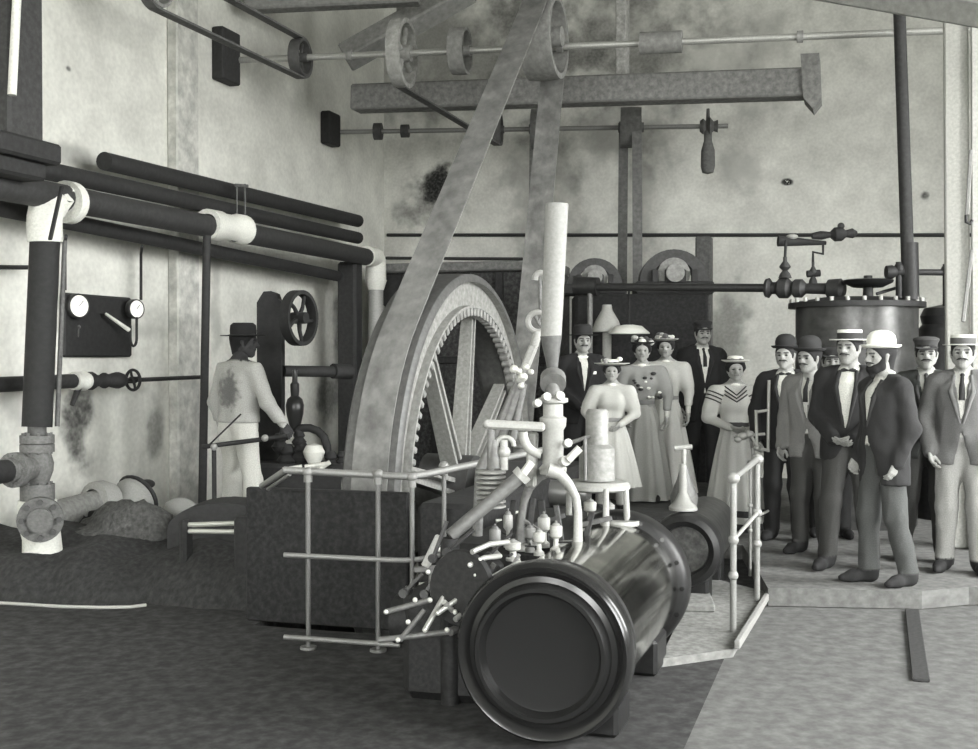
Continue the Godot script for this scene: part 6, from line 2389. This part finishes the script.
		for sd in [-1.0, 1.0]:
			st = S()
			var l0: Vector3 = up.call(Vector3(0.06 * sd, 1.46, 0.06))
			var l1: Vector3 = up.call(Vector3(0.075 * sd, 1.34, 0.135))
			var l2: Vector3 = up.call(Vector3(0.012 * sd, button + 0.01, 0.155))
			sweep(st, [l0, l1, l2], [0.014, 0.022, 0.006], 6)
			local_part("lapel", st, mat(cv * 0.92, 0.92, 0.0, "", 1), cm, Transform3D())
		if o.has("tie"):
			st = S()
			var k0: Vector3 = up.call(Vector3(0, 1.462, 0.06))
			if o.tie == "bow":
				for sd in [-1.0, 1.0]:
					sweep(st, [k0, k0 + Vector3(0.03 * sd, 0.004, -0.002), k0 + Vector3(0.052 * sd, 0.0, -0.01)], [0.007, 0.016, 0.012], 6)
			else:
				ball(st, k0, 0.017, 1.0, 8)
				sweep(st, [k0, up.call(Vector3(0, 1.38, 0.13)), up.call(Vector3(0, 1.28, 0.142))], [0.012, 0.02, 0.022], 6)
			local_part("tie", st, mat(o.get("tie_v", 0.14), 0.85, 0.0, "", 1), root, scl)
		if o.get("kerchief", false):
			st = S()
			box(st, place(up.call(Vector3(0.1, 1.31, 0.125)), 0.4), Vector3(0.045, 0.03, 0.012), 0.004)
			local_part("pocket_kerchief", st, mat(0.92, 0.9, 0.0, "", 1), root, scl)
	else:
		# workman: loose shirt over trousers, with braces
		var sh2 := []
		for p in bent.call(torso) + arms_b: sh2.append([p[0], p[1], p[2] + 0.014, p[3] + 0.016])
		var sc := lin(o.get("shirt", 0.8))
		var n := FastNoiseLite.new()
		n.frequency = 4.0
		var cut2 := func(p: Vector3, d: float) -> float:
			return maxf(maxf(d + 0.008 * n.get_noise_3d(p.x * 3.0, p.y * 1.5, p.z * 3.0), 0.97 - p.y), p.y - neck_y + 0.01)
		var patch_c := lin(o.get("shirt", 0.8) * 0.5)
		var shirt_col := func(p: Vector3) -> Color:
			# darker patch with a noisy edge on the back
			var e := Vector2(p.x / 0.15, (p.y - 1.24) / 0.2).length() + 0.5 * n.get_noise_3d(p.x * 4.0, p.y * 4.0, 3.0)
			return sc.lerp(patch_c, 0.8 * (1.0 - smoothstep(0.45, 1.0, e)) * (1.0 - smoothstep(-0.04, 0.02, p.z)))
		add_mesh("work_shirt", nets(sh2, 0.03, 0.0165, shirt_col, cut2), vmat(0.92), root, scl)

func people() -> void:
	var P := 0.13
	var clasp := [[Vector3(-0.235, 1.12, 0.03), Vector3(-0.07, 0.97, 0.22)], [Vector3(0.235, 1.12, 0.03), Vector3(0.07, 0.98, 0.22)]]
	var aim_in := [Vector3(0.9, -0.2, 0.25), Vector3(-0.9, -0.2, 0.25)]
	var behind := [[Vector3(-0.27, 1.15, -0.08), Vector3(-0.16, 0.96, -0.16)], [Vector3(0.27, 1.15, -0.08), Vector3(0.16, 0.96, -0.16)]]
	# men on the right
	person("bearded man in a pale bowler and dark jacket, standing in profile at the platform edge", {"at": on_y(883, 584, P), "face": -72, "h": 1.73, "coat": 0.2, "trousers": 0.34, "shirt": 0.9, "open": 0.06, "cutaway": 0.28, "button": 1.12, "hat": "bowler", "hat_v": 0.88, "band": 0.7, "beard": true, "moustache": true, "arms": [[Vector3(-0.24, 1.12, -0.05), Vector3(-0.2, 0.9, 0.08)], [Vector3(0.24, 1.12, -0.05), Vector3(0.21, 0.89, 0.04)]], "feet": [Vector3(-0.11, 0, 0.06), Vector3(0.12, 0, -0.1)], "hem": 0.72})
	person("man in a straw boater and black bow tie, dark jacket over white front", {"at": floor_at(850, 9.1, P), "face": -28, "look": -12, "h": 1.80, "coat": 0.17, "trousers": 0.27, "shirt": 0.92, "vest": 0.9, "open": 0.075, "button": 1.02, "cutaway": 0.3, "hat": "boater", "hat_v": 0.86, "band": 0.16, "moustache": true, "tie": "bow", "arms": clasp, "hand_aim": aim_in, "kerchief": true, "hem": 0.8, "feet": [Vector3(-0.14, 0, 0.1), Vector3(0.15, 0, 0.0)]})
	person("man in a light grey jacket and dark felt hat leaning sideways behind the boater man", {"at": floor_at(814, 9.75, P), "face": -38, "look": -10, "h": 1.72, "coat": 0.52, "trousers": 0.27, "shirt": 0.85, "hat": "bowler", "hat_v": 0.17, "moustache": true, "tie": "long", "lean": 0.1, "arms": [[Vector3(-0.26, 1.13, -0.04), Vector3(-0.24, 0.9, 0.1)], [Vector3(0.26, 1.13, -0.02), Vector3(0.22, 0.9, 0.1)]]})
	person("man in a black bowler and dark suit with white shirt front, beside the striped lady", {"at": floor_at(786, 10.5, P), "face": -22, "look": -8, "h": 1.74, "coat": 0.15, "trousers": 0.18, "shirt": 0.92, "open": 0.075, "hat": "bowler", "hat_v": 0.13, "moustache": true, "tie": "bow", "arms": [[Vector3(-0.27, 1.13, -0.02), Vector3(-0.24, 0.9, 0.1)], [Vector3(0.27, 1.13, 0.0), Vector3(0.14, 0.96, 0.2)]]})
	person("half-hidden man whose face shows between the grey jacket and the boater man", {"at": floor_at(831, 10.7, P), "face": -10, "h": 1.68, "coat": 0.2, "trousers": 0.2, "hat": "cap", "hat_v": 0.2, "tie": "long"})
	person("man in a dark cap and dark suit with a moustache, right of the pale bowler", {"at": floor_at(926, 9.5, P), "face": -18, "h": 1.75, "coat": 0.26, "trousers": 0.28, "shirt": 0.85, "hat": "cap", "hat_v": 0.24, "moustache": true, "tie": "long", "tie_v": 0.2, "kerchief": true, "arms": behind, "feet": [Vector3(-0.16, 0, 0.02), Vector3(0.13, 0, 0.12)]})
	person("man in a straw boater, grey jacket and pale trousers at the right edge", {"at": floor_at(963, 8.95, P), "face": -24, "h": 1.76, "coat": 0.42, "trousers": 0.64, "shirt": 0.85, "hat": "boater", "hat_v": 0.82, "band": 0.3, "moustache": true, "tie": "long", "arms": [[Vector3(-0.27, 1.12, 0.0), Vector3(-0.22, 0.9, 0.12)], [Vector3(0.27, 1.12, 0.0), Vector3(0.24, 0.9, 0.12)]]})
	# the lady in the striped blouse
	person("lady in a pale dress with dark-striped blouse and sailor hat, hands on the valve", {"at": floor_at(735, 11.1, P), "face": -4, "h": 1.60, "female": true, "dress": 0.76, "blouse": 0.78, "skirt_band": 0.2, "sash": 0.16, "stripes": true, "hat": "sailor", "hat_v": 0.85, "band": 0.15, "hair": 0.13, "arms": [[Vector3(-0.28, 1.14, 0.03), Vector3(-0.08, 1.05, 0.25)], [Vector3(0.29, 1.13, 0.03), Vector3(0.1, 0.98, 0.27)]], "hand_aim": aim_in, "hem_r": 0.31})
	# group on the step behind the engine
	var Q := 0.34
	person("tall man in a black suit and dark cap standing behind the striped lady", {"at": floor_at(702, 12.7, Q), "face": 4, "h": 1.76, "coat": 0.14, "trousers": 0.14, "shirt": 0.9, "open": 0.06, "hat": "cap", "hat_v": 0.16, "moustache": true, "tie": "long", "hem": 0.7})
	person("lady in a white dress and pale flowered hat beside the tall man", {"at": floor_at(666, 12.2, Q), "face": -14, "h": 1.60, "female": true, "dress": 0.82, "hat": "flower", "hat_v": 0.7, "band": 0.5, "hair": 0.14})
	person("lady in a rosette-trimmed light dress with a dark trimmed hat, left of the white dress", {"at": floor_at(642, 11.6, Q), "face": -6, "h": 1.56, "female": true, "dress": 0.68, "blouse": 0.6, "pattern": true, "hat": "flower", "hat_v": 0.2, "band": 0.2, "hair": 0.13, "arms": [[Vector3(-0.26, 1.14, 0.0), Vector3(-0.2, 0.92, 0.14)], [Vector3(0.28, 1.14, 0.0), Vector3(0.26, 0.9, 0.1)]]})
	person("girl in a pale dress and wide straw hat standing in front of the ladies", {"at": floor_at(612, 10.75, Q), "face": -8, "h": 1.36, "female": true, "dress": 0.82, "blouse": 0.78, "hat": "wide", "hat_v": 0.82, "band": 0.2, "hair": 0.14, "hem": 0.3, "hem_r": 0.31, "arms": [[Vector3(-0.3, 1.16, 0.0), Vector3(-0.2, 1.0, 0.18)], [Vector3(0.27, 1.14, 0.02), Vector3(0.1, 1.02, 0.22)]]})
	person("man in a black coat and dark hat with a white buttonhole beside the pale pipe", {"at": floor_at(582, 11.4, Q), "face": 8, "h": 1.66, "coat": 0.13, "trousers": 0.15, "shirt": 0.9, "open": 0.04, "hat": "slouch", "hat_v": 0.14, "moustache": true, "tie": "bow", "tie_v": 0.9, "kerchief": true, "arms": clasp, "hand_aim": aim_in})
	# the workman on the left
	person("workman in a pale shirt, light trousers and black slouch hat tending the feed pump", {"at": floor_at(238, 10.45, 0.13), "face": 142, "look": -52, "h": 1.86, "shirt": 0.76, "vest": 0.76, "trousers": 0.9, "skin": 0.24, "hair": 0.1, "hat": "slouch", "hat_v": 0.1, "dark_patch": true, "arms": [[Vector3(-0.3, 1.14, 0.04), Vector3(-0.34, 0.96, 0.18)], [Vector3(0.27, 1.13, -0.02), Vector3(0.27, 0.9, 0.06)]], "lean": 0.05, "feet": [Vector3(-0.2, 0, 0.0), Vector3(0.2, 0, 0.08)]})
